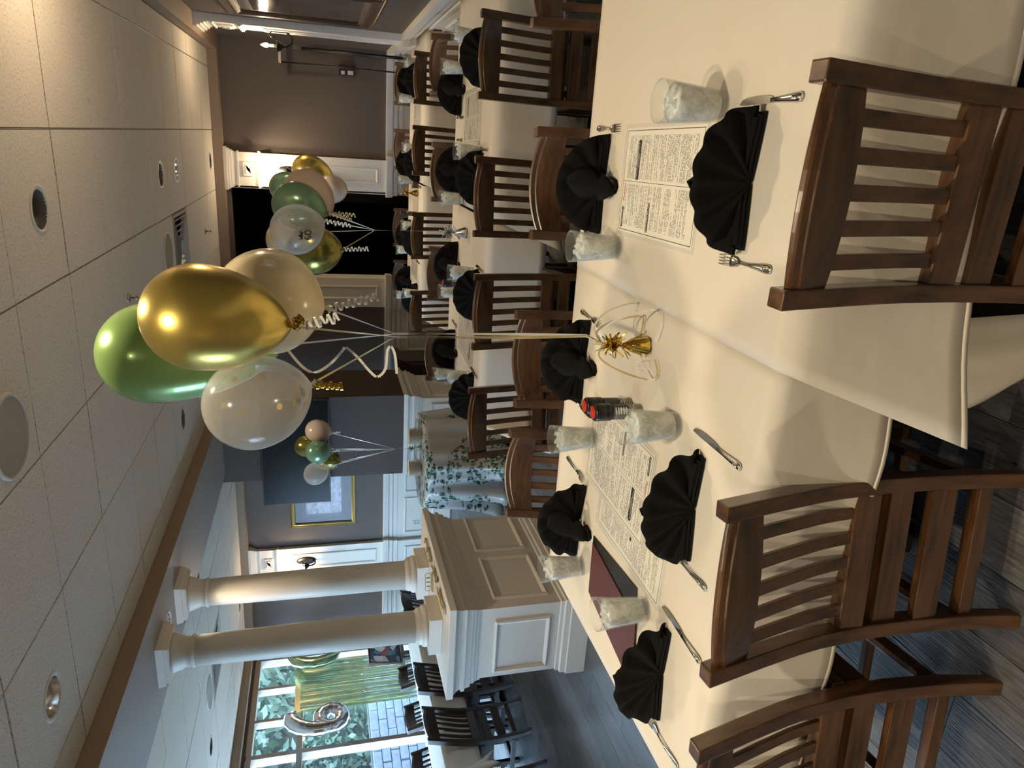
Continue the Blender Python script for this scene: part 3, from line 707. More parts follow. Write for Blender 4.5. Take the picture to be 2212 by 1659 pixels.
# ------------------------------------------------------------------ chairs
def prof(z):
    pts = [(0, .045), (.15, .078), (.29, .090), (.43, .090), (.58, .076), (.73, .042), (.80, .024), (.90, -.002)]
    for (a, ya), (b, yb) in zip(pts, pts[1:]):
        if z <= b: t = (z-a)/(b-a); return ya+(yb-ya)*t
    return pts[-1][1]
def make_chair():
    c = empty('dining_chair', (0, 0, 0))
    for sx in (-1, 1):
        mb = MB(); X = sx*.184; zs = [0.001, .08, .15, .22, .29, .36, .43, .5, .56, .62, .68, .74, .80, .85, .893]
        mb.loft([[(X-.018, prof(z)-.023+(.006 if z < .1 else 0), z), (X+.018, prof(z)-.023+(.006 if z < .1 else 0), z), (X+.018, prof(z)+.022, z), (X-.018, prof(z)+.022, z)] for z in zs], True, True, False)
        mb.build('back_post', WOODV, c, bevel=.004)
    bow = lambda x: -.024*(1-(x/.166)**2)
    n = 10; mb = MB(); rings = []
    for i in range(n+1):
        x = -.168+.336*i/n; b = bow(x); zt = .876+.026*(1-(x/.168)**2); zb = .782+.006*(1-(x/.168)**2)
        yb, yt = prof(.79)+b, prof(.88)+b
        rings.append([(x, yb-.011, zb), (x, yb+.011, zb), (x, yt+.013, zt-.024), (x, yt+.0085, zt-.021), (x, yt+.0085, zt-.006), (x, yt+.002, zt), (x, yt-.006, zt-.002), (x, yt-.009, zt-.008), (x, yt-.009, zt-.021), (x, yt-.0115, zt-.024)])
    mb.loft(rings, True, True, False); mb.build('top_rail', WOODH, c, bevel=.002)
    for k in range(5):
        x0 = -.168+.0335+.014+k*(.028+.0327); b = bow(x0); zs = [.495, .55, .6, .65, .7, .75, .79]; mb = MB()
        mb.loft([[(x0-.0145, prof(z)-.006+b*(z-.45)/.34, z), (x0+.0145, prof(z)-.006+b*(z-.45)/.34, z), (x0+.0145, prof(z)+.006+b*(z-.45)/.34, z), (x0-.0145, prof(z)+.006+b*(z-.45)/.34, z)] for z in zs], True, True, False)
        mb.build('slat', WOODV, c, bevel=.002)
    MB().box(-.167, .167, .068, .108, .437, .503).build('lower_back_rail', WOODH, c, bevel=.004)
    mb = MB(); ys = [.118, .16, .22, .30, .38, .46, .50, .515]; rings = []
    for y in ys:
        w = .200+.02*(y-.118)/.4; d = .010*math.sin(PI*min(1, (y-.118)/.36)); e = .008 if y > .505 else 0
        rings.append([(-w, y, .404+e), (w, y, .404+e), (w, y, .440-e), (w*.55, y, .440-e-d), (0, y, .440-e-d*.4), (-w*.55, y, .440-e-d), (-w, y, .440-e)])
    mb.loft(rings, True, True, False); mb.build('seat', WOODY, c, bevel=.003)
    for sx in (-1, 1):
        MB().box(sx*.184-.019, sx*.184+.019, .447, .486, .001, .403).build('front_leg', WOODV, c, bevel=.003)
        MB().box(sx*.184-.011, sx*.184+.011, .113, .446, .330, .402).build('side_apron', WOODY, c, bevel=.002)
        MB().box(sx*.184-.010, sx*.184+.010, .112, .446, .135, .175).build('side_stretcher', WOODY, c, bevel=.002)
    MB().box(-.165, .165, .455, .478, .335, .402).build('front_apron', WOODH, c, bevel=.002)
    MB().box(-.166, .166, .080, .108, .336, .400).build('rear_apron', WOODH, c, bevel=.002)
    MB().box(-.166, .166, .070, .092, .222, .290).build('back_stretcher', WOODH, c, bevel=.002)
    MB().box(-.166, .166, .066, .098, .118, .156).build('low_stretcher', WOODH, c, bevel=.003)
    MB().box(-.173, .173, .30, .322, .142, .170).build('cross_stretcher', WOODH, c, bevel=.002)
    return c
chair0 = make_chair(); _used = []
def chair(xc, yc, rz, label, group):
    if not _used:
        _used.append(1); chair0.location = (xc, yc, 0); chair0.rotation_euler.z = rz; tag(chair0, label, 'chair', group); return
    dup(chair0, (xc, yc, 0), rz, label, group)
G1, G2, G3, G4 = 'wooden slat-back chairs at the front tables', 'wooden slat-back chairs of the middle row', 'wooden slat-back chairs of the back row', 'dark slat-back chairs in the window room'
NE, FA = 'near side', 'far side'
chair(-.042, 1.058, 0, 'brown slat-back chair in front of the open menu, nearest the camera', G1)
chair(-.853, 1.078, .12, 'brown slat-back chair nearest the camera, facing the two overlapping menus', G1)
chair(-1.415, 1.025, .10, 'brown slat-back chair at the half wall end on the camera side', G1)
chair(.61, 2.78, PI, 'brown slat-back chair across the front table, tight to the brown wall', G1)
chair(-.136, 2.61, PI+.08, 'honey-lit slat-back chair across from the open menu', G1)
chair(-.84, 2.685, PI+.20, 'honey-lit slat-back chair behind the balloon ribbons', G1)
chair(-1.354, 2.675, PI+.07, 'brown slat-back chair across the front table next to the half wall', G1)
OR = ['nearest the brown wall', 'second from the brown wall', 'third from the brown wall', 'furthest from the brown wall']
for k, (x, y, a) in enumerate(((.40, 3.695, .03), (-.27, 3.66, .12), (-.85, 3.55, .08), (-1.477, 3.54, .16))): chair(x, y, a, 'slat-back chair on the camera side of the middle row, '+OR[k], G2)
for k, (x, y, a) in enumerate(((.48, 5.345, .08), (-.225, 5.158, .08), (-.947, 5.185, -.05), (-1.574, 5.17, .05))): chair(x, y, PI+a, 'slat-back chair on the far side of the middle row, '+OR[k], G2)
for k, (x, y, a) in enumerate(((.46, 6.28, .05), (-.107, 6.28, .08), (-.816, 6.25, .06), (-1.5, 6.22, .1))): chair(x, y, a, 'slat-back chair on the camera side of the back row, '+OR[k], G3)
for k, (x, y, a) in enumerate(((.50, 7.86, .0), (-.135, 7.86, .05), (-.935, 7.80, .05), (-1.48, 7.76, .05))): chair(x, y, PI+a, 'slat-back chair on the far side of the back row, '+OR[k], G3)
WOODSHADE = wood('backlight-shaded chair wood', (10, 10, 2), (.008, .0045, .003), (.034, .018, .012))  # same chair wood, backlit shade put into its colour
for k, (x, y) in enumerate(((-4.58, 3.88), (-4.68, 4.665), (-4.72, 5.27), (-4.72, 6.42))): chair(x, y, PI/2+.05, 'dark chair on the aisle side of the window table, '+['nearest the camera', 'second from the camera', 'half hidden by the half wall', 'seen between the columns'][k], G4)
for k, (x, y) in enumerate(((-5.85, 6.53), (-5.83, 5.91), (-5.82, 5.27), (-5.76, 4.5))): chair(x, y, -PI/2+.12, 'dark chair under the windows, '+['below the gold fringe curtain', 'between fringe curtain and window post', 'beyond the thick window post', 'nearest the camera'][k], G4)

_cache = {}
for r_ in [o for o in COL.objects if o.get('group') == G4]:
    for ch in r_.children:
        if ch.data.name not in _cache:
            d_ = ch.data.copy(); d_.materials.clear(); d_.materials.append(WOODSHADE); _cache[ch.data.name] = d_; _cache[d_.name] = d_
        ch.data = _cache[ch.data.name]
# ------------------------------------------------------------------ place settings
def make_glass(s=1.0):
    g = empty('water_glass', (0, 0, 0))
    H = .156
    def R(z): return .0345+(.0485-.0345)*(z/H)
    outer = [(R(0)-.003, 0), (R(0), .002)]+[(R(z), z) for z in (.03, .06, .10, .14, H)]
    inner = [(R(z)-.0022, z) for z in (H, .14, .10, .06, .02)]+[(.012, .0165)]
    mb = MB(); mb.lathe([(.001, .0)]+outer+inner+[(.001, .0165)], 40, cap=False); mb.build('tumbler', GLASS, g)
    iw = MB().lathe([(.001, .0175), (R(.02)-.0040, .0185), (R(.06)-.0032, .06), (R(.10)-.0032, .10), (R(.124)-.0032, .124), (.02, .1275), (.001, .126)], 32, cap=False).build('iced_water', ICEW, g)
    rr = random.Random(4)
    for k in range(5):
        a = k*1.257; d = .022 if k else 0; mb = MB(); h = .0090
        mb.box(-h, h, -h*.9, h*.9, -h*.8, h*.8); rot = Matrix.Rotation(rr.uniform(0, 3), 3, 'X') @ Matrix.Rotation(rr.uniform(0, 3), 3, 'Z')
        mb.v = [tuple(rot @ Vector(v)+Vector((d*math.cos(a), d*math.sin(a), .129+rr.uniform(-.002, .004)))) for v in mb.v]
        mb.build('ice_cube', ICE, iw, bevel=.003)
    return g
glass0 = make_glass()
def make_napkin(tail=True):
    nps = empty('folded_napkin', (0, 0, 0))
    mb = MB(); nt = 72; nr = 7; R0 = .150; vs = []
    for i in range(nt+1):
        th = PI*i/nt; ple = 7
        ph_ = (i/nt*ple) % 1; tri = math.cos(2*PI*ph_)
        for j in range(nr+1):
            r = R0*j/nr*(1+.010*tri+.035*math.sin(th*2.3+.6)); rr = r/R0
            x = r*math.cos(th); z = .004+r*math.sin(th)*1.05; y = .0032*(tri if tri > -.2 else tri*2)*rr**.7*(1+1.6*abs(math.cos(th))**3)+.020*math.cos(th*2)*rr*.5-.012*rr*math.sin(th)
            vs.append((x, y, z))
    mb.add(vs, [(i*(nr+1)+j, (i+1)*(nr+1)+j, (i+1)*(nr+1)+j+1, i*(nr+1)+j+1) for i in range(nt) for j in range(nr)], True)
    mb.build('fan', NAP, nps, solid=.003)
    for sx in (-1, 1):       # stacked pleats lying along the foot
        mb = MB()
        for q in range(3):
            z0 = .002+q*.011; a = .045+.004*q; e = .142-.006*q
            mb.loft([[(sx*x, -w_/2, z0), (sx*x, w_/2, z0), (sx*x, w_/2*.8, z0+.009+h_), (sx*x, -w_/2*.8, z0+.009+h_)] for x, w_, h_ in ((.004, .006, -.006), (a, .016, -.002), (e*.8, .028, 0), (e, .030, .0))], True, True, False)
        mb.build('pleat_stack', NAP, nps)
    if tail:
        mb = MB(); n = 12; rings = []
        for i in range(n+1):
            t = i/n; y = .016+.088*t**1.3; z = .128*(1-t)**.95+.008; w = (.006+.042*math.sin(PI*min(1, t*1.25+.02))**.7 if t < .75 else .034*(1-(t-.75)/.25)**.5+.010)
            k = -.010+.016*t
            rings.append([(-w+k, y-.014-.01*(1-t), z-.016*(1-t)), (-w*.62+k, y+.004, z), (k+.004, y+.014, z+.003), (w*.45+k, y+.007, z+.002), (w*.72+k, y-.002, z-.004), (w+k, y-.016-.01*(1-t), z-.018*(1-t))])
        mb.loft(rings, False, False, True); mb.build('stand_fold', NAP, nps, solid=.0025)
        mb = MB(); mb.ribbon([(-.030, .075, .012), (-.022, .105, .007), (-.004, .117, .006), (.014, .108, .007), (.026, .078, .012)], .014, (0, 0, 1)); mb.build('curled_tip', NAP, nps, solid=.0025)
    return nps
nap0 = make_napkin()
def shank(mb, ys, ws, zs, th):
    rings = []
    for y, w, z in zip(ys, ws, zs): rings.append([(-w, y, z+th*.3), (-w*.6, y, z+th), (w*.6, y, z+th), (w, y, z+th*.3), (w*.6, y, z), (-w*.6, y, z)])
    mb.loft(rings, True, True, True)
def make_fork():
    f = empty('fork', (0, 0, 0)); mb = MB()     # head towards +y, handle end at y=0
    shank(mb, [0, .004, .015, .03, .05, .075, .095, .118], [.004, .009, .0105, .0095, .007, .0042, .0032, .0036], [.0012, .0012, .0014, .002, .004, .0055, .006, .005], .0032)
    mb.build('handle', STEEL, f)
    mb = MB(); shank(mb, [.025, .04, .055, .07], [.0035, .004, .003, .0015], [.0055, .0065, .008, .0092], .0012); mb.build('handle_ridge', STEEL, f)
    mb = MB(); shank(mb, [.116, .122, .130, .142, .15], [.0036, .007, .011, .0125, .0125], [.005, .004, .0035, .004, .0055], .0022)
    hd = mb.build('head', STEEL, f)
    for k in range(4):
        x = -.0102+k*.0068; mb = MB(); rings = []
        for y, z, w in ((.148, .0052, .0019), (.165, .0075, .0018), (.18, .0085, .0015), (.192, .008, .0007)):
            rings.append([(x-w, y, z), (x+w, y, z), (x+w, y, z+.002), (x-w, y, z+.002)])
        mb.loft(rings, True, True, False); mb.build('tine', STEEL, hd)
    return f
def make_knife():
    f = empty('table_knife', (0, 0, 0)); mb = MB()
    shank(mb, [0, .004, .015, .04, .07, .10], [.004, .009, .0102, .0085, .0065, .0055], [.001]*6, .0065); mb.build('handle', STEEL, f)
    mb = MB(); shank(mb, [.012, .03, .06, .085], [.005, .005, .0035, .002], [.0078]*4, .0012); mb.build('handle_ridge', STEEL, f)
    mb = MB(); rings = []
    for y, x0, x1 in ((.098, -.005, .005), (.104, -.006, .008), (.12, -.006, .0105), (.16, -.006, .0115), (.19, -.006, .010), (.208, -.005, .006), (.216, -.004, -.001)):
        rings.append([(x0, y, .0025), (x1, y, .0032), (x1, y, .0040), (x0, y, .0048)])
    mb.loft(rings, True, True, False); mb.build('blade', STEEL, f)
    return f
fork0, knife0 = make_fork(), make_knife()
used = {}
def put(proto, x, y, z, rz, label, cat, group):
    if proto.name not in used:
        used[proto.name] = 1; proto.location = (x, y, z); proto.rotation_euler.z = rz; return tag(proto, label, cat, group)
    return dup(proto, (x, y, z), rz, label, group)
ZZ = ZT+.0026; ZL = ZT+.0011
def setting(x, y, s, where, gi, zt=ZZ, fork=True, knife=True, glass=True, gp=None, fp=None, kp=None, fr=0, kr=0, nr=0):
    """x,y: napkin foot; s=+1 guest sits on the camera side"""
    rz = 0 if s > 0 else PI
    put(nap0, x, y, zt, rz+nr, 'black fan-folded napkin '+where, 'napkin', 'black fan napkins, '+gi)
    if glass:
        gx, gy = gp or (x+s*.16, y+s*.19)
        put(glass0, gx, gy, zt, random.uniform(0, 6), 'iced water glass '+where, 'glass', 'glasses of iced water, '+gi)
    if fork:
        a, b = fp or (x-s*.19, y-s*.12); put(fork0, a, b, zt+.0005, rz+fr, 'steel dinner fork '+where, 'fork', 'steel forks, '+gi)
    if knife:
        a, b = kp or (x+s*.16, y-s*.12); put(knife0, a, b, zt+.0005, rz+kr, 'steel table knife '+where, 'knife', 'steel knives, '+gi)
gi = 'front tables'
setting(-.045, 1.385, 1, 'before the chair facing the open menu', gi, gp=(.112, 1.562), fp=(-.210, 1.262), kp=(.122, 1.262), fr=.04, kr=.03)
setting(-.835, 1.395, 1, 'before the chair facing the overlapping menus', gi, ZL, gp=(-.671, 1.549), fp=(-.999, 1.288), kp=(-.648, 1.240), kr=-.02, nr=.03)
setting(-1.365, 1.415, 1, 'before the chair at the half wall end, camera side', gi, ZL, gp=(-1.259, 1.566), fp=(-1.545, 1.268), kp=(-1.190, 1.255), kr=-.05, nr=.05)
setting(-.107, 2.225, -1, 'across the table from the open menu', gi, gp=(-.285, 2.063), fp=(.066, 2.330), kp=(-.27, 2.35), nr=-.02)
setting(-.71, 2.235, -1, 'behind the balloon ribbons on the front table', gi, ZL, gp=(-.935, 2.077), fp=(-.548, 2.318), kp=(-.875, 2.326), nr=-.04)
setting(-1.28, 2.12, -1, 'next to the half wall, far side of the front table', gi, ZL, gp=(-1.434, 2.059), fp=(-1.118, 2.312), knife=False, nr=-.08)
gi = 'middle row'
for k, (x, y, g) in enumerate(((.428, 4.10, (.56, 4.341)), (-.20, 4.08, (-.06, 4.138)), (-.86, 4.02, (-.76, 4.20)), (-1.50, 4.03, (-1.415, 4.17)))):
    setting(x, y, 1, 'on the camera side of the middle row, '+OR[k], gi, ZZ if k < 2 else ZL, gp=g)
for k, (x, y, g) in enumerate(((.30, 4.80, (.423, 4.72)), (-.19, 4.78, (-.358, 4.616)), (-.80, 4.73, (-.945, 4.527)), (-1.40, 4.70, (-1.56, 4.66)))):
    setting(x, y, -1, 'on the far side of the middle row, '+OR[k], gi, ZZ if k < 2 else ZL, gp=g)
gi = 'back row'
for k, (x, y, g) in enumerate(((.47, 6.74, (.62, 6.85)), (-.24, 6.74, (-.10, 6.85)), (-.93, 6.73, (-.80, 6.85)), (-1.48, 6.72, (-1.40, 6.6)))):
    setting(x, y, 1, 'on the camera side of the back row, '+OR[k], gi, ZZ if k < 2 else ZL, gp=g, knife=k < 3, fork=k > 0)
for k, (x, y, g) in enumerate(((.50, 7.35, (.34, 7.28)), (-.25, 7.35, (-.406, 7.25)), (-.95, 7.33, (-1.09, 7.25)), (-1.42, 7.33, (-1.56, 7.28)))):
    setting(x, y, -1, 'on the far side of the back row, '+OR[k], gi, ZZ if k < 2 else ZL, gp=g, knife=False, fork=False)

# ------------------------------------------------------------------ menus and folder
def make_menu(x, y, z, rz, label, heads, m, w=.305, l=.478):
    r = empty('menu', (x, y, z), rz, label, 'menu', 'laminated menus on the front tables')
    MB().box(-w/2-.008, w/2+.008, -l/2-.008, l/2+.008, 0, .0006).build('laminate', LAMI, r)
    MB().box(-w/2+.004, w/2-.004, -l/2+.004, l/2-.004, .0006, .0010).build('page', m, r)
    mb = MB(); a, b, t = w/2-.010, l/2-.010, .0012
    for q in ((-a, a, -b, -b+.0018), (-a, a, b-.0018, b), (-a, -a+.0018, -b, b), (a-.0018, a, -b, b), (-.0006, .0006, -b, b)): mb.box(q[0], q[1], q[2], q[3], .0010, t)
    mb.build('ruled_border', INK, r)
    for txt, hx, hy, wd, sz in heads:
        h = .011 if '\n' not in txt else .020; mb = MB(); P_ = [(hx, hy-h/2), (hx+wd-.006, hy-h/2), (hx+wd, hy), (hx+wd-.006, hy+h/2), (hx, hy+h/2)]
        mb.add([(a, b, c) for c in (.0010, .0014) for a, b in P_], [(4, 3, 2, 1, 0), (5, 6, 7, 8, 9)]+[(i, (i+1) % 5, 5+(i+1) % 5, 5+i) for i in range(5)]); mb.build('heading_banner', INK, r)
        look_text(txt, sz, PAPER, 'heading_text', r, lambda c, hx=hx, hy=hy, wd=wd: Vector((c.x*1.1+hx+wd/2-.003, c.y+hy, .0016)))
    return r
H1 = [('APPETIZERS', -.135, .212, .062, .0085), ('SOUP AND SALAD', -.135, .035, .082, .0085), ('TACOS, SANDWICHES &\nBURGERS', .006, .135, .112, .0082)]
m1 = make_menu(-.078, 1.842, ZZ, .02, 'open laminated menu lying straight between napkin and glass', H1, MENU1)
look_text('Fusion', .020, REDINK, 'logo_text', m1, lambda c: Vector((c.x+.24*c.y-.032, c.y+.212, .0016)))
m3 = make_menu(-1.055, 1.735, ZL, PI-.02, 'laminated menu half covered by the other, beside the burgundy folder', [('CALZONES', -.135, -.20, .06, .0085), ('SIDES', .02, .02, .05, .0085)], MENU2)
m2 = make_menu(-.945, 1.872, ZL+.0018, PI-.02, 'upper laminated menu of the overlapping pair, upside down to the camera', H1, MENU1)
look_text('Fusion', .020, REDINK, 'logo_text', m2, lambda c: Vector((c.x+.24*c.y-.032, c.y+.212, .0016)))
for x_, y_, z_, a_, lb in ((.135, 4.43, ZZ, .03, 'menu on the middle row table at the brown wall'), (-1.19, 4.33, ZL, PI-.05, 'menu on the middle row table at the half wall end'), (.16, 7.02, ZZ, .02, 'menu on the back row table at the brown wall'), (-1.16, 7.0, ZL, PI, 'menu on the back row table at the sideboard end')):
    o_ = dup(m1 if a_ < 1 else m2, (x_, y_, z_), a_, lb, 'laminated menus on the other tables')
fo = empty('bill_folder', (-1.38, 1.78, ZL), 0, 'burgundy bill folder with a black spine under a glass', 'folder')
def quadslab(pts, z0, z1, name, m): 
    n = len(pts); MB().add([(a+1.38, b-1.78, z) for z in (z0, z1) for a, b in pts], [tuple(range(n))[::-1], tuple(range(n, 2*n))]+[(i, (i+1) % n, n+(i+1) % n, n+i) for i in range(n)]).build(name, m, fo, bevel=.0008)
quadslab([(-1.263, 1.983), (-1.232, 1.630), (-1.46, 1.575), (-1.478, 1.963)], 0, .004, 'back_cover', LEATH)
quadslab([(-1.285, 1.976), (-1.330, 1.60), (-1.545, 1.575), (-1.476, 1.962)], .0045, .0075, 'front_cover', BURG)

# spice jars
def jar(x, y, rz, label):
    j = empty('spice_jar', (x, y, ZL), rz, label, 'jar', 'red-topped spice jars on the front table')
    MB().lathe([(.001, 0), (.021, 0), (.0225, .004), (.0225, .05), (.021, .056), (.021, .09), (.001, .09)], 24, cap=False).build('glass_body', GLASS, j)
    MB().lathe([(.001, .003), (.0195, .003), (.0195, .045), (.001, .045)], 20, cap=False).build('seasoning', SEAS, j)
    MB().lathe([(.0228, .046), (.0228, .096)], 24).build('label', LABEL, j)
    mb = MB()
    for k in range(5): mb.box(-.010, .010, -.0236, -.0226, .052+k*.008, .055+k*.008)
    mb.build('label_print', PAPER, j)
    cp_ = MB().lathe([(.024, .096), (.0255, .098), (.0255, .112), (.0245, .114), (.0255, .116), (.0255, .142), (.022, .147)], 28).build('cap', BLACKP, j)
    MB().lathe([(.018, .147), (.018, .1495)], 24).build('cap_top', RED, cp_)
    MB().box(.004, .019, -.007, .007, .1495, .152).build('flip_lid', RED, cp_, bevel=.001)
SEAS = mat('pepper grains', (.30, .26, .2), .8); _n = noise(SEAS, coords(SEAS, (1, 1, 1)), 500, 1); setcol(SEAS, ramp(SEAS, _n, [(.45, (.03, .025, .02)), (.55, (.6, .55, .45))]))
BLACKP = mat('black plastic cap', (.009, .009, .010), .35)
jar(-.722, 1.835, 0, 'black-capped spice jar with red flip lid, further from the camera')
jar(-.716, 1.765, .5, 'black-capped spice jar with red flip lid, nearer the camera behind the glass')
jar2 = dup([o for o in COL.objects if o.name == 'spice_jar'][0], (-.87, 4.42, ZL), 1.0, 'red and black spice jar on the middle row table', 'red-topped spice jars on other tables')
dup(jar2, (-.70, 6.98, ZL), 1.0, 'tiny dark spice jar on the back row table', 'red-topped spice jars on other tables')
ns = empty('napkin_box', (-.405, 6.87, ZZ), .1, 'small brown box on the back row table', 'box')
MB().box(-.05, .05, -.03, .03, 0, .05).build('body', WOODH, ns, bevel=.003); MB().box(-.052, .052, -.032, .032, .05, .056).build('lid', WOODH, ns, bevel=.002)

# ------------------------------------------------------------------ balloons
def balloon(C, r, tail, m, label, gather=None, group=None, ribm=RIBW, squash=1.0, rw=.005, extra=None):
    C, tail = Vector(C), Vector(tail); ax = (tail-C).normalized(); L = (tail-C).length
    b = empty('balloon', C.to_tuple(), 0, label, 'balloon', group)
    q = Vector((0, 0, -1)).rotation_difference(ax); mb = MB(); profl = []
    for i in range(13): a = PI/2*i/12; profl.append((max(.0005, r*math.sin(a)), r*1.03*math.cos(a)))
    for i in range(1, 21):
        t = i/20; t = 1-(1-t)**1.35
        profl.append((max(.0055, r*(1-t**2.15)**.66), -L*t))
    mb.lathe(profl, 40, cap=False); mb.v = [tuple(q @ Vector(v)) for v in mb.v]; mb.build('skin', m, b)
    T = tail-C
    kn = MB(); kn.lathe([(.004, .004), (.007, 0), (.005, -.004), (.009, -.010), (.012, -.014)], 12, cap=False); kn.v = [tuple(q @ Vector(v)+T) for v in kn.v]; kn.build('knot', m, b)
    if gather:
        pts = []; G = [Vector(g)-C for g in gather]; pts = [T]+G; path = []
        for p0, p1 in zip(pts, pts[1:]):
            nseg = 10
            for i in range(nseg): path.append(p0.lerp(p1, i/nseg))
        path.append(pts[-1]); MB().ribbon(path, rw, (1, .3, 0), .13).build('ribbon', ribm, b)
    return b
def curl(parent, start, d, rad, pitch_, turns, w, m, seed=0, name='curled_ribbon'):
    d = Vector(d).normalized(); a = d.orthogonal().normalized(); c = d.cross(a); R = random.Random(seed); pts = []
    n = int(turns*14)
    for i in range(n+1):
        t = i/14*2*PI; k = 1+.25*math.sin(i*.21+seed); pts.append(Vector(start)+d*pitch_*i/14+a*rad*k*math.cos(t)+c*rad*k*math.sin(t))
    mb = MB(); mb.ribbon(pts, w, d); return mb.build(name, m, parent)
WT = Vector((-.517, 1.773, ZZ))
gth = (-.487, 1.775, 1.482); g2 = (-.488, 1.77, .955)
def gg(dx, dy): return [(gth[0]+dx, gth[1]+dy, gth[2]), (g2[0]+dx, g2[1]+dy, g2[2]+.2), (g2[0]+dx*.4, g2[1]+dy*.4, g2[2]), (WT.x+.005, WT.y, ZZ+.13)]
GB = 'balloon bunch over the front table'
bg_ = balloon((-.582, 1.95, 2.088), .133, (-.556, 1.93, 1.765), GREENB, 'shiny green balloon at the top of the front bunch', gg(.002, .004), GB)
bgo = balloon((-.412, 1.66, 1.925), .119, (-.435, 1.665, 1.728), GOLDB, 'chrome gold balloon in front of the front bunch', gg(-.003, .0), GB, RIBG)
bcr = balloon((-.440, 1.945, 1.790), .140, (-.452, 1.93, 1.652), CREAMB, 'champagne balloon behind the chrome gold one', gg(.005, .003), GB)
bcl = balloon((-.664, 1.775, 1.833), .118, (-.614, 1.77, 1.690), CLEARB, 'frosted clear balloon with gold confetti inside', gg(-.006, -.002), GB, RIBG)
for k in range(14):
    a = random.uniform(0, 2*PI); e = random.uniform(-1.3, .6) if k > 4 else -1.35+.06*k
    p_ = Vector((math.cos(e)*math.cos(a), math.cos(e)*math.sin(a), math.sin(e)))*.112; n_ = p_.normalized(); u_ = n_.orthogonal().normalized(); w_ = n_.cross(u_)
    MB().add([tuple(p_+(u_*math.cos(t*PI/5)+w_*math.sin(t*PI/5))*.0085) for t in range(10)], [tuple(range(10))]).build('confetti', GOLDF, bcl)
def loc(b, p): return Vector(p)-b.location
curl(bgo, loc(bgo, (-.432, 1.66, 1.722)), (.35, -.1, -.3), .013, .006, 4, .006, GOLDF, 1)
curl(bgo, loc(bgo, (-.430, 1.66, 1.70)), (.25, 0, -1), .012, .016, 5, .006, RIBW, 2)
curl(bcr, loc(bcr, (-.455, 1.92, 1.645)), (.28, 0, -1), .011, .017, 8, .006, RIBW, 3)
curl(bcl, loc(bcl, (-.614, 1.765, 1.685)), (-.1, 0, -1), .010, .012, 6, .007, GOLDF, 4)
pts = [loc(bg_, p_) for p_ in ((-.556, 1.93, 1.76), (-.60, 1.88, 1.715), (-.612, 1.86, 1.68), (-.585, 1.85, 1.64), (-.548, 1.84, 1.61), (-.535, 1.83, 1.60), (-.56, 1.82, 1.57), (-.595, 1.81, 1.54), (-.607, 1.80, 1.52), (-.585, 1.8, 1.50), (-.535, 1.8, 1.495), (-.525, 1.8, 1.485), (-.55, 1.8, 1.475), (-.60, 1.8, 1.47))]
def smooth(pts, n=6):
    out = []
    for i in range(len(pts)-1):
        p0, p1, p2, p3 = pts[max(i-1, 0)], pts[i], pts[i+1], pts[min(i+2, len(pts)-1)]
        for k in range(n):
            t = k/n; out.append(.5*((2*p1)+(p2-p0)*t+(2*p0-5*p1+4*p2-p3)*t*t+(3*p1-p0-3*p2+p3)*t**3))
    return out+[pts[-1]]
MB().ribbon(smooth(pts), .007, (0, .3, 1)).build('loose_ribbon', RIBW, bg_)

def weight(x, y, z, foil, label, s=1.0, tall=.145):
    w = empty('balloon_weight', (x, y, z), 0, label, 'balloon weight', 'foil tassel balloon weights'); R = random.Random(int(x*100)+7)
    MB().lathe([(.001, 0), (.022*s, 0), (.024*s, .004), (.016*s, .035*s), (.010*s, .05*s), (.001, .05*s)], 14, cap=False).build('cup', foil, w)
    mb = MB()
    for k in range(90):
        a = R.uniform(0, 2*PI); e = R.uniform(-.5, 1.2); L = R.uniform(.022, .046)*s; c = Vector((0, 0, R.uniform(.07, .11)*s))
        d = Vector((math.cos(a)*math.cos(e), math.sin(a)*math.cos(e), math.sin(e))); p1 = c+d*L*.5; p2 = c+d*L+Vector((0, 0, -.012*R.random()*s))
        mb.ribbon([c, p1, p2], .0045*s, d.orthogonal(), R.uniform(.2, .9))
    tag(mb.build('foil_tassel', foil, w), kind='stuff')
    mb = MB()
    for k in range(14):
        a = R.uniform(0, 2*PI); mb.ribbon([Vector((0, 0, .07*s)), Vector((math.cos(a)*.016, math.sin(a)*.016, .045))*s, Vector((math.cos(a)*.030, math.sin(a)*.03, .006))*s], .012*s, (math.sin(a), -math.cos(a), 0))
    tag(mb.build('foil_skirt', foil, w), kind='stuff')
    MB().tube([(0, 0, .08*s), (.01*s, 0, tall*s)], .0022, 6).build('stem', foil, w)
    return w
bw = weight(WT.x, WT.y, ZZ, GOLDF, 'gold foil tassel weight holding the front balloon bunch', 1.1)
for k, (sx, sy, sz, m_) in enumerate(((.06, .02, -.3, RIBG), (.09, -.05, -.8, RIBW), (-.06, -.06, -.9, RIBG), (-.02, .06, .2, RIBG), (.08, .06, -.6, RIBW))):
    P0 = Vector((.005, 0, .135)); D = Vector((sx, sy, 0)); pts = [P0, P0+D*.5+Vector((0, 0, .02)), P0+D*1.0+Vector((0, 0, -.03)), Vector((sx*1.3, sy*1.3, .02)), Vector((sx*.9, sy*1.6, .006)), Vector((sx*.3, sy*1.3, .012))]
    MB().ribbon(smooth(pts), .006, (.2, .2, 1)).build('loose_ribbon', m_, bw)
mb = MB()
for k in range(9):
    a = k*.7; mb.add([(-.055+.02*math.cos(a), -.025+.02*math.sin(a), .0), (-.055+.012*math.cos(a+.5), -.025+.012*math.sin(a+.5), .034), (-.055+.018*math.cos(a+.9), -.025+.018*math.sin(a+.9), .012)], [(0, 1, 2)])
CELL = see_through('clear cellophane', (.9, .9, .88), .4, .08); mb.build('cellophane', CELL, bw)

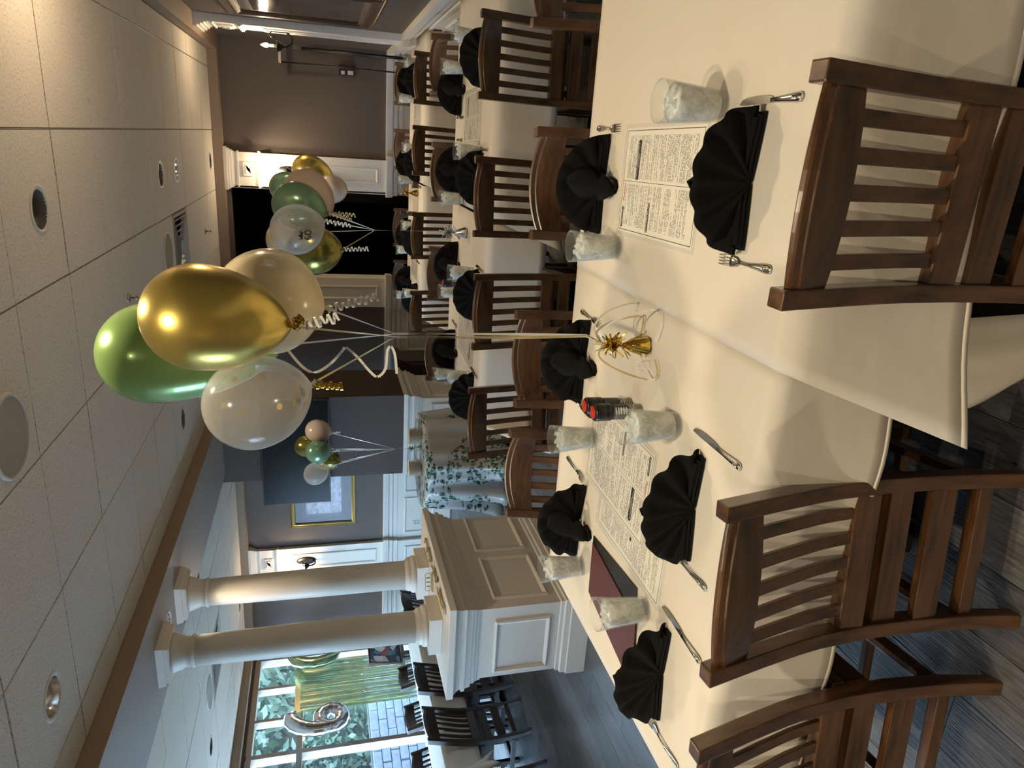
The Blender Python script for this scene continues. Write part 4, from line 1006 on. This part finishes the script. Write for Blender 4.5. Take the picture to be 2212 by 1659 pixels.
G2B = 'balloon bunch over the middle row'
ga = [(-.556, 4.46, 1.334), (-.549, 4.46, .89)]
balloon((-.44, 4.60, 1.795), .142, (-.47, 4.52, 1.62), SAGEB, 'sage green balloon behind the clear one marked sixty', ga, G2B)
b60 = balloon((-.556, 4.36, 1.793), .145, (-.505, 4.40, 1.635), CLEARB, 'clear balloon printed 60 with a crown', ga, G2B, RIBG)
balloon((-.36, 4.72, 1.735), .135, (-.475, 4.56, 1.602), BLUSHB, 'blush balloon over the middle row, beside the sage one', ga, G2B)
balloon((-.700, 4.52, 1.712), .150, (-.68, 4.46, 1.53), OLIVEB, 'olive gold balloon hanging lowest over the middle row', ga, G2B, RIBG)
balloon((-.68, 4.80, 1.86), .135, (-.60, 4.62, 1.68), CREAMB, 'champagne balloon mostly hidden behind the clear sixty balloon', ga, G2B)
# print on the clear balloon, wrapped on its skin
Cb = Vector(b60.location); view = (Vector((0, 0, 1.66))-Cb).normalized(); rt = Vector((0, 0, 1)).cross(view).normalized()*1; rt = -rt if rt.x < 0 else rt; upv = view.cross(rt); upv = upv if upv.z > 0 else -upv
_ax = (Vector((-.505, 4.40, 1.635))-Cb); _L = _ax.length; _ax.normalize()
def wrap(c, ox=-.035, oy=-.075, k=1.0):
    d = (view*.145+rt*(c.x*k+ox)+upv*(c.y*k+oy)).normalized(); lo, hi = .05, .3
    for _ in range(24):
        m_ = (lo+hi)/2; a_ = d.dot(_ax)*m_; q_ = (d*m_-_ax*a_).length
        R_ = .145*(max(0, 1-(a_/_L)**2.15))**.66 if a_ > 0 else .145*math.sqrt(max(0, 1-(a_/(.145*1.03))**2))
        if q_ < R_ and a_ < _L: lo = m_
        else: hi = m_
    return d*(lo+.0012)
look_text('60', .075, INK, 'printed_number', b60, lambda c: wrap(c))
mb = MB(); cr = [(-.022, 0), (.022, 0), (.026, .022), (.013, .010), (0, .028), (-.013, .010), (-.026, .022)]
mb.add([tuple(wrap(Vector((a, b, 0)), -.035, -.036)) for a, b in cr], [(0, 1, 3), (1, 2, 3), (0, 3, 5), (3, 4, 5), (0, 5, 6)]); mb.build('printed_crown', INK, b60)
bl2 = [o for o in COL.objects if o.name.startswith('balloon') and o.get('group') == G2B]
for k, o_ in enumerate(bl2):
    tl = {0: (-.47, 4.52, 1.62), 1: (-.505, 4.40, 1.635), 2: (-.475, 4.56, 1.602), 3: (-.68, 4.46, 1.53)}.get(k)
    if tl: curl(o_, loc(o_, tl), (-.25+.1*k, 0, -1), .014, .022, 7, .007, RIBW if k % 2 else RIBG, 10+k)
weight(-.553, 4.46, ZZ, SILVF, 'silver foil tassel weight on the middle row', 1.2)
G3B = 'balloon bunch over the back row'
ga = [(-.512, 6.90, 1.41), (-.50, 6.88, .85)]
balloon((-.352, 6.88, 1.745), .145, (-.44, 6.9, 1.53), GOLDB, 'gold balloon in front of the far wall sconce', ga, G3B, RIBG)
balloon((-.489, 6.70, 1.56), .125, (-.50, 6.78, 1.42), BLUSHB, 'small blush balloon under the gold one by the far sconce', ga, G3B)
balloon((-.525, 7.12, 1.965), .142, (-.50, 7.0, 1.78), SAGEB, 'sage balloon highest before the far pilaster', ga, G3B)
weight(-.50, 6.88, ZZ, GOLDF, 'gold foil tassel weight on the back row', 1.1)
G4B = 'balloon bunch in front of the television'
ga = [(-2.79, 6.13, 1.012), (-2.80, 6.155, .89)]
balloon((-2.587, 6.16, 1.722), .104, (-2.605, 6.13, 1.592), BLUSHB, 'blush balloon nearest the pillar edge before the television', ga, G4B)
balloon((-2.725, 6.00, 1.722), .104, (-2.750, 6.05, 1.60), SAGEB, 'sage balloon in the middle of the television bunch', ga, G4B)
balloon((-2.76, 6.22, 1.83), .100, (-2.77, 6.15, 1.66), OLIVEB, 'olive balloon highest in the television bunch', ga, G4B, RIBG)
balloon((-2.93, 5.98, 1.745), .102, (-2.89, 6.03, 1.63), CLEARB, 'clear balloon at the window side of the television bunch', ga, G4B)
balloon((-2.895, 6.20, 1.64), .098, (-2.895, 6.13, 1.52), OLIVEB, 'olive gold balloon lowest in the television bunch', ga, G4B, RIBG)

for o_, tl in zip([o for o in COL.objects if o.name.startswith('balloon') and o.get('group') == G4B], ((-2.605, 6.13, 1.592), (-2.750, 6.05, 1.60), (-2.77, 6.15, 1.66), (-2.89, 6.03, 1.63), (-2.895, 6.13, 1.52))):
    curl(o_, loc(o_, tl), (.1, 0, -1), .010, .018, 4, .006, RIBW, 20)
# ------------------------------------------------------------------ round table with leaf print cover, plates
RC = (-2.93, 6.17)
rt_ = empty('round_table', (*RC, 0), 0, 'round gift table under the leaf print cover', 'table')
MB().lathe([(.445, .745), (.45, .75), (.45, .772), (.445, .776)], 40).build('table_top', WHITE, rt_)
MB().lathe([(.2, .002), (.2, .02), (.04, .05), (.04, .745)], 20).build('pedestal', BLACK, rt_)
LEAF = see_through('leaf print film', (.72, .72, .70), .88, .18)
N, L, b = nodes(LEAF); v = coords(LEAF, (1, 1, 1.0)); 
leafs = []
for rot_, sc_ in (((.5, .3, .9), (1.0, 2.6, 1.0)), ((.2, 1.0, -.6), (1.0, 1.0, 2.6))):
    mp2 = N.new('ShaderNodeMapping'); mp2.inputs['Scale'].default_value = sc_; mp2.inputs['Rotation'].default_value = rot_
    vv = N.new('ShaderNodeTexVoronoi'); vv.inputs['Scale'].default_value = 13; vv.inputs['Randomness'].default_value = .8
    L.new(v, mp2.inputs[0]); L.new(mp2.outputs[0], vv.inputs['Vector']); leafs.append(mth(LEAF, 'LESS_THAN', vv.outputs['Distance'], .40))
patch = mth(LEAF, 'GREATER_THAN', noise(LEAF, v, 2.6, 1, .5), .47); leaf = mth(LEAF, 'MAXIMUM', leafs[0], leafs[1])
fl_ = mth(LEAF, 'MULTIPLY', patch, leaf); gr = ramp(LEAF, noise(LEAF, v, 40, 0), [(.4, (.02, .07, .055)), (.6, (.16, .27, .20))])
setcol(LEAF, mix(LEAF, fl_, (.52, .53, .52), gr))
mb = MB(); ns = 120; rings = []
for (rr, z, amp) in ((.001, .779, 0), (.30, .779, 0), (.44, .7785, 0), (.456, .772, .002), (.462, .74, .008), (.468, .62, .020), (.474, .45, .032), (.485, .28, .045), (.52, .10, .06), (.56, .035, .08), (.50, .02, .08)):
    rings.append([((rr+amp*math.sin(9*a+1.3*math.sin(3*a))+amp*.4*math.sin(23*a))*math.cos(a), (rr+amp*math.sin(9*a+1.3*math.sin(3*a))+amp*.4*math.sin(23*a))*math.sin(a), z+(.5*amp*math.sin(5*a+2) if z < .3 and z > .05 else 0)) for a in [2*PI*k/ns for k in range(ns)]])
mb.loft(rings, True, False, True); o = mb.build('printed_cover', LEAF, None, solid=.0008, loc=(*RC, 0)); tag(o, 'white film table cover printed with green leaves, draped to the floor', 'table cover')
pp = empty('plate', (0, 0, 0)); mb = MB(); rectloft(mb, -.05, .05, -.05, .05, [(0, -.012), (.001, -.012), (.004, .010), (.0062, .014), (.0075, .014), (.0072, .011), (.003, -.010)]); mb.build('dish', CREAMPL, pp)
first = True
for si, (sx_, sy_, nm) in enumerate(((-2.655, 6.10, 'near the pillar corner'), (-2.965, 6.06, 'on the window side'))):
    for k in range(10):
        lb = 'square cream plate, stack '+nm+', '+('topmost' if k == 9 else 'lowest' if k == 0 else ['', 'second', 'third', 'fourth', 'fifth', 'sixth', 'seventh', 'eighth', 'ninth'][k]+' from below')
        if first: pp.location = (sx_, sy_, .7802); pp.rotation_euler.z = .78; tag(pp, lb, 'plate', 'plates stacked on the round table'); first = False
        else: q = dup(pp, (sx_+random.uniform(-.003, .003), sy_+random.uniform(-.003, .003), .7802+k*.0123), .78+random.uniform(-.06, .06), lb, 'plates stacked on the round table')
weight(-2.80, 6.155, .7802, SILVF, 'silver foil weight between the plate stacks', .9, .12)

# gold glitter script pieces on the half wall
def leafpiece(name, x, y, s, rz, label, seed):
    g = empty(name, (x, y, .9455), rz, label, 'decoration', 'gold glitter decorations on the half wall'); R = random.Random(seed)
    pts = [Vector((R.uniform(-.02, .02)*s, k*.03*s, .004+.010*abs(math.sin(k*1.4+seed)))) for k in range(9)]
    MB().ribbon(smooth(pts, 3), .04*s, (1, 0, 0)).build('strip', GLIT, g, solid=.002)
    MB().tube([Vector((.03*math.sin(k*1.3+seed)*s, k*.022*s+.01, .016+.008*math.cos(k*1.3))) for k in range(12)], .003, 6).build('curl', GLIT, g)
GLIT = mat('gold glitter card', (.55, .40, .14), .35, .8); bump(GLIT, noise(GLIT, coords(GLIT, (1, 1, 1)), 600, 0), 1, .004)
leafpiece('glitter_garland', -2.80, 3.66, 1.0, 0, 'gold glitter strip nearest the half wall front edge', 1)
leafpiece('glitter_garland', -2.79, 3.96, .9, .05, 'gold glitter strip in the middle of the half wall', 2)
leafpiece('glitter_garland', -2.80, 4.24, 1.1, -.03, 'gold glitter strip beside the further column', 3)
ck = empty('gold_word_card', (-2.93, 4.18, .9455), .3, 'standing gold scrollwork card between the columns', 'decoration')
for k in range(4): MB().tube([(.018*math.cos(a)-.045+.03*k, 0, .035+.022*math.sin(a)) for a in [i*PI/6 for i in range(13)]], .0025, 6).build('scroll', GLIT, ck)
MB().box(-.07, .07, -.003, .003, 0.0005, .012).build('base_strip', GLIT, ck)

# ------------------------------------------------------------------ window decorations
fb = empty('number_balloon', (-6.60, 6.87, 1.815), 0, 'silver foil number six balloon before the window', 'balloon')
def puff(path, rad, close, m, name, parent, flat=.75):
    mb = MB(); pts = [Vector(p) for p in path]; seg = 18; rings = []
    n = len(pts)
    for i, p_ in enumerate(pts):
        a_, b_ = (pts[(i-1) % n], pts[(i+1) % n]) if close else (pts[max(i-1, 0)], pts[min(i+1, n-1)])
        t = (b_-a_).normalized(); u = Vector((1, 0, 0)); w = t.cross(u).normalized(); r = rad[i] if isinstance(rad, list) else rad
        rings.append([p_+u*r*flat*math.cos(2*PI*j/seg)*(1+.03*math.sin(i*2.2))+w*r*math.sin(2*PI*j/seg)*(1+.05*math.sin(i*2.2)) for j in range(seg)])
    if close: rings.append(rings[0])
    mb.loft(rings, True, not close, True); return mb.build(name, m, parent)
puff([(0, .03+.135*math.cos(a), -.165+.125*math.sin(a)) for a in [2*PI*k/32 for k in range(32)]], .088, True, SILVF, 'ring', fb)
arc = [(0, .03-.135, -.165), (0, -.115, -.06), (0, -.105, .06), (0, -.06, .17), (0, .01, .255), (0, .08, .285), (0, .20, .25)]
sp_ = smooth([Vector(a) for a in arc], 4); puff(sp_, [.084+.016*math.sin(PI*i/(len(sp_)-1)) if i < len(sp_)-3 else .080-.02*(i-len(sp_)+4) for i in range(len(sp_))], False, SILVF, 'tail', fb)
MB().tube([(0, 0, .20), (-.10, .0, .74)], .0012, 5).build('hanging_string', RIBW, fb)
f0 = empty('number_balloon', (-6.60, 8.03, 1.85), 0, 'mint foil number zero balloon half hidden by the near column', 'balloon')
puff([(0, .15*math.cos(a), .25*math.sin(a)) for a in [2*PI*k/36 for k in range(36)]], .085, True, MINTF, 'ring', f0)
HEADG = mat('pale gold foil strip', (.80, .68, .36), .35, .4)
MB().tube([(0, 0, .30), (-.12, .0, .70)], .0012, 5).build('hanging_string', RIBW, f0)
fc = empty('fringe_curtain', (-6.78, 7.68, 2.05), 0, 'gold and mint foil fringe curtain hung on the window', 'curtain')
FRI = see_through('foil fringe', (.50, .50, .25), .93, .32, .45, **{'Transmission Weight': .3, 'IOR': 1.05})
_n = noise(FRI, coords(FRI, (1, 55, 3)), 3, 3, .6); setcol(FRI, ramp(FRI, _n, [(.36, (.12, .42, .36)), (.44, (.65, .95, .75)), (.51, (.75, .72, .35)), (.57, (1.0, .92, .50)), (.65, (.50, .85, .68)), (.74, (1, 1, .85))]))
mb = MB(); mb.ribbon([(0, -.44+.88*k/30, .006*math.sin(k*1.1)-.0) for k in range(31)], .07, (0, 0, 1)); mb.build('header_strip', HEADG, fc)
mb = MB(); R = random.Random(5)
for k in range(190):
    y = -.44+.88*k/189+R.uniform(-.004, .004); x = R.uniform(-.02, .02); ln = R.uniform(1.36, 1.48); sw = R.uniform(-.012, .012)
    mb.ribbon([(x*t, y+sw*t+.004*math.sin(t*5+k), -.03-ln*t) for t in [q/10 for q in range(11)]], .0105, (R.uniform(-.5, .5), 1, 0))
tag(mb.build('fringe', FRI, fc), kind='stuff')
ART3 = mat('poster print', (.3, .4, .6), .2); N, L, b = nodes(ART3); vo = N.new('ShaderNodeTexVoronoi'); vo.inputs['Scale'].default_value = 13; L.new(coords(ART3, (1, 1, 1)), vo.inputs['Vector'])
sp3 = N.new('ShaderNodeSeparateColor'); L.new(vo.outputs['Color'], sp3.inputs[0]); setcol(ART3, ramp(ART3, sp3.outputs[0], [(0, (.02, .05, .16)), (.25, (.08, .30, .55)), (.45, (.75, .80, .85)), (.62, (.30, .08, .10)), (.78, (.02, .03, .06)), (.9, (.5, .65, .7))], 'CONSTANT'))
picture('poster_frame', (-6.40, 7.42, .755), (0, 1, 0), (.12, 0, .99), (.99, 0, -.12), .42, .42, .022, FRAMEB, 'framed colourful poster standing by the fringe curtain', 0, NAVY, ART3)
es = empty('side_stand', (-6.45, 7.64, 0), 0, 'dark wooden stand under the framed poster', 'stand')
MB().box(-.16, .16, -.24, .24, .72, .75).build('top', DARKWOOD, es)
for a in (-1, 1):
    for b2 in (-1, 1): MB().box(a*.13-.02, a*.13+.02, b2*.2-.02, b2*.2+.02, .001, .72).build('leg', DARKWOOD, es)

# ------------------------------------------------------------------ outdoors
sbox('ground_outside', mat('terrace paving', (.62, .60, .58), .8), -40, XL-.12, -25, 40, -.2, -.02)
STONE = mat('pale wall block', (.26, .29, .33), .8); _n = noise(STONE, coords(STONE, (1, 1, 1)), 14, 4); setcol(STONE, ramp(STONE, _n, [(.3, (.035, .040, .052)), (.7, (.075, .085, .105))])); bump(STONE, _n, .4, .02)
rw = empty('garden_wall', (-9.6, 6.5, 0), 0, 'low pale block retaining wall outside the windows', 'wall'); bm_ = None
MB().box(-.20, -.02, -4.5, 5.5, -.02, 1.02).build('core', BLACKF, rw)
for j in range(7):
    for i in range(22):
        y = -4.4+i*.45+(j % 2)*.22
        if bm_ is None: o = MB().box(-.08, .08, -.218, .218, -.068, .068).build('stone_block', STONE, rw, bevel=.012); bm_ = o.data
        else: o = bpy.data.objects.new('stone_block', bm_); COL.objects.link(o); o.parent = rw
        o.location = (random.uniform(-.012, .012), y, .06+j*.145)
FOL = [mat('deep green foliage', (.010, .026, .018), .55), mat('light green foliage', (.028, .055, .026), .5), mat('blue green foliage', (.012, .028, .030), .5)]
BARK = mat('bark', (.06, .045, .04), .9)
def tree(x, y, h, r, m, label, n=1500, cat='tree', name='tree', lo=.35, ls=.10):
    t = empty(name, (x, y, -.02), 0, label, cat, 'planting outside the windows'); R = random.Random(int(x*31+y*7))
    if cat == 'tree': MB().tube([(0, 0, 0), (.05, .03, h*.35), (-.03, .06, h*.7)], [.09, .07, .03], 8).build('trunk', BARK, t)
    mb = MB()
    for k in range(n):
        a = R.uniform(0, 2*PI); e = math.acos(R.uniform(-1, 1)); rr = r*R.uniform(.35, 1)**.5*(1+.25*math.sin(3*a+2*e))
        c = Vector((rr*math.sin(e)*math.cos(a), rr*math.sin(e)*math.sin(a), h*(lo+(1-lo)/2)+rr*math.cos(e)*(h*(1-lo)/2)/r)); 
        c.z = max(.03, c.z)
        u = Vector((R.uniform(-1, 1), R.uniform(-1, 1), R.uniform(-1, 1))).normalized()*ls*R.uniform(.6, 1.3); w = u.orthogonal().normalized()*ls*.45
        mb.add([c-u, c+w, c+u, c-w], [(0, 1, 2, 3)])
    tag(mb.build('foliage', m, t), kind='stuff'); return t
for k, a in enumerate(((-12.2, 4.6, 4.2, 1.5, 0), (-11.6, 7.4, 3.6, 1.3, 2), (-12.6, 9.9, 4.4, 1.6, 0), (-12.0, 12.6, 4.0, 1.5, 1), (-13.2, 15.5, 4.6, 1.7, 2))):
    tree(a[0], a[1], a[2], a[3], FOL[a[4]], 'leafy garden tree outside, '+['first from the camera', 'second from the camera', 'third from the camera', 'fourth from the camera', 'furthest away'][k], 2600, ls=.17)
for k in range(6):
    tree(-17.5+.6*math.sin(k*1.9), 3.5+k*3.6, 5.6+.5*math.sin(k*2.3), 2.4, FOL[(k+1) % 3], 'tall background tree beyond the garden, '+['nearest', 'second', 'third', 'fourth', 'fifth', 'furthest'][k]+' of the row', 2600, ls=.26, lo=.05)
for k in range(7):
    tree(-10.9+.15*math.sin(k*2.1), 3.6+k*1.75, 1.9+.3*math.sin(k*1.7), .8, FOL[k % 3], 'low shrub behind the block wall, '+['nearest the camera', 'second along', 'third along', 'fourth along', 'fifth along', 'sixth along', 'furthest along'][k], 1500, 'shrub', 'shrub', .1, .10)
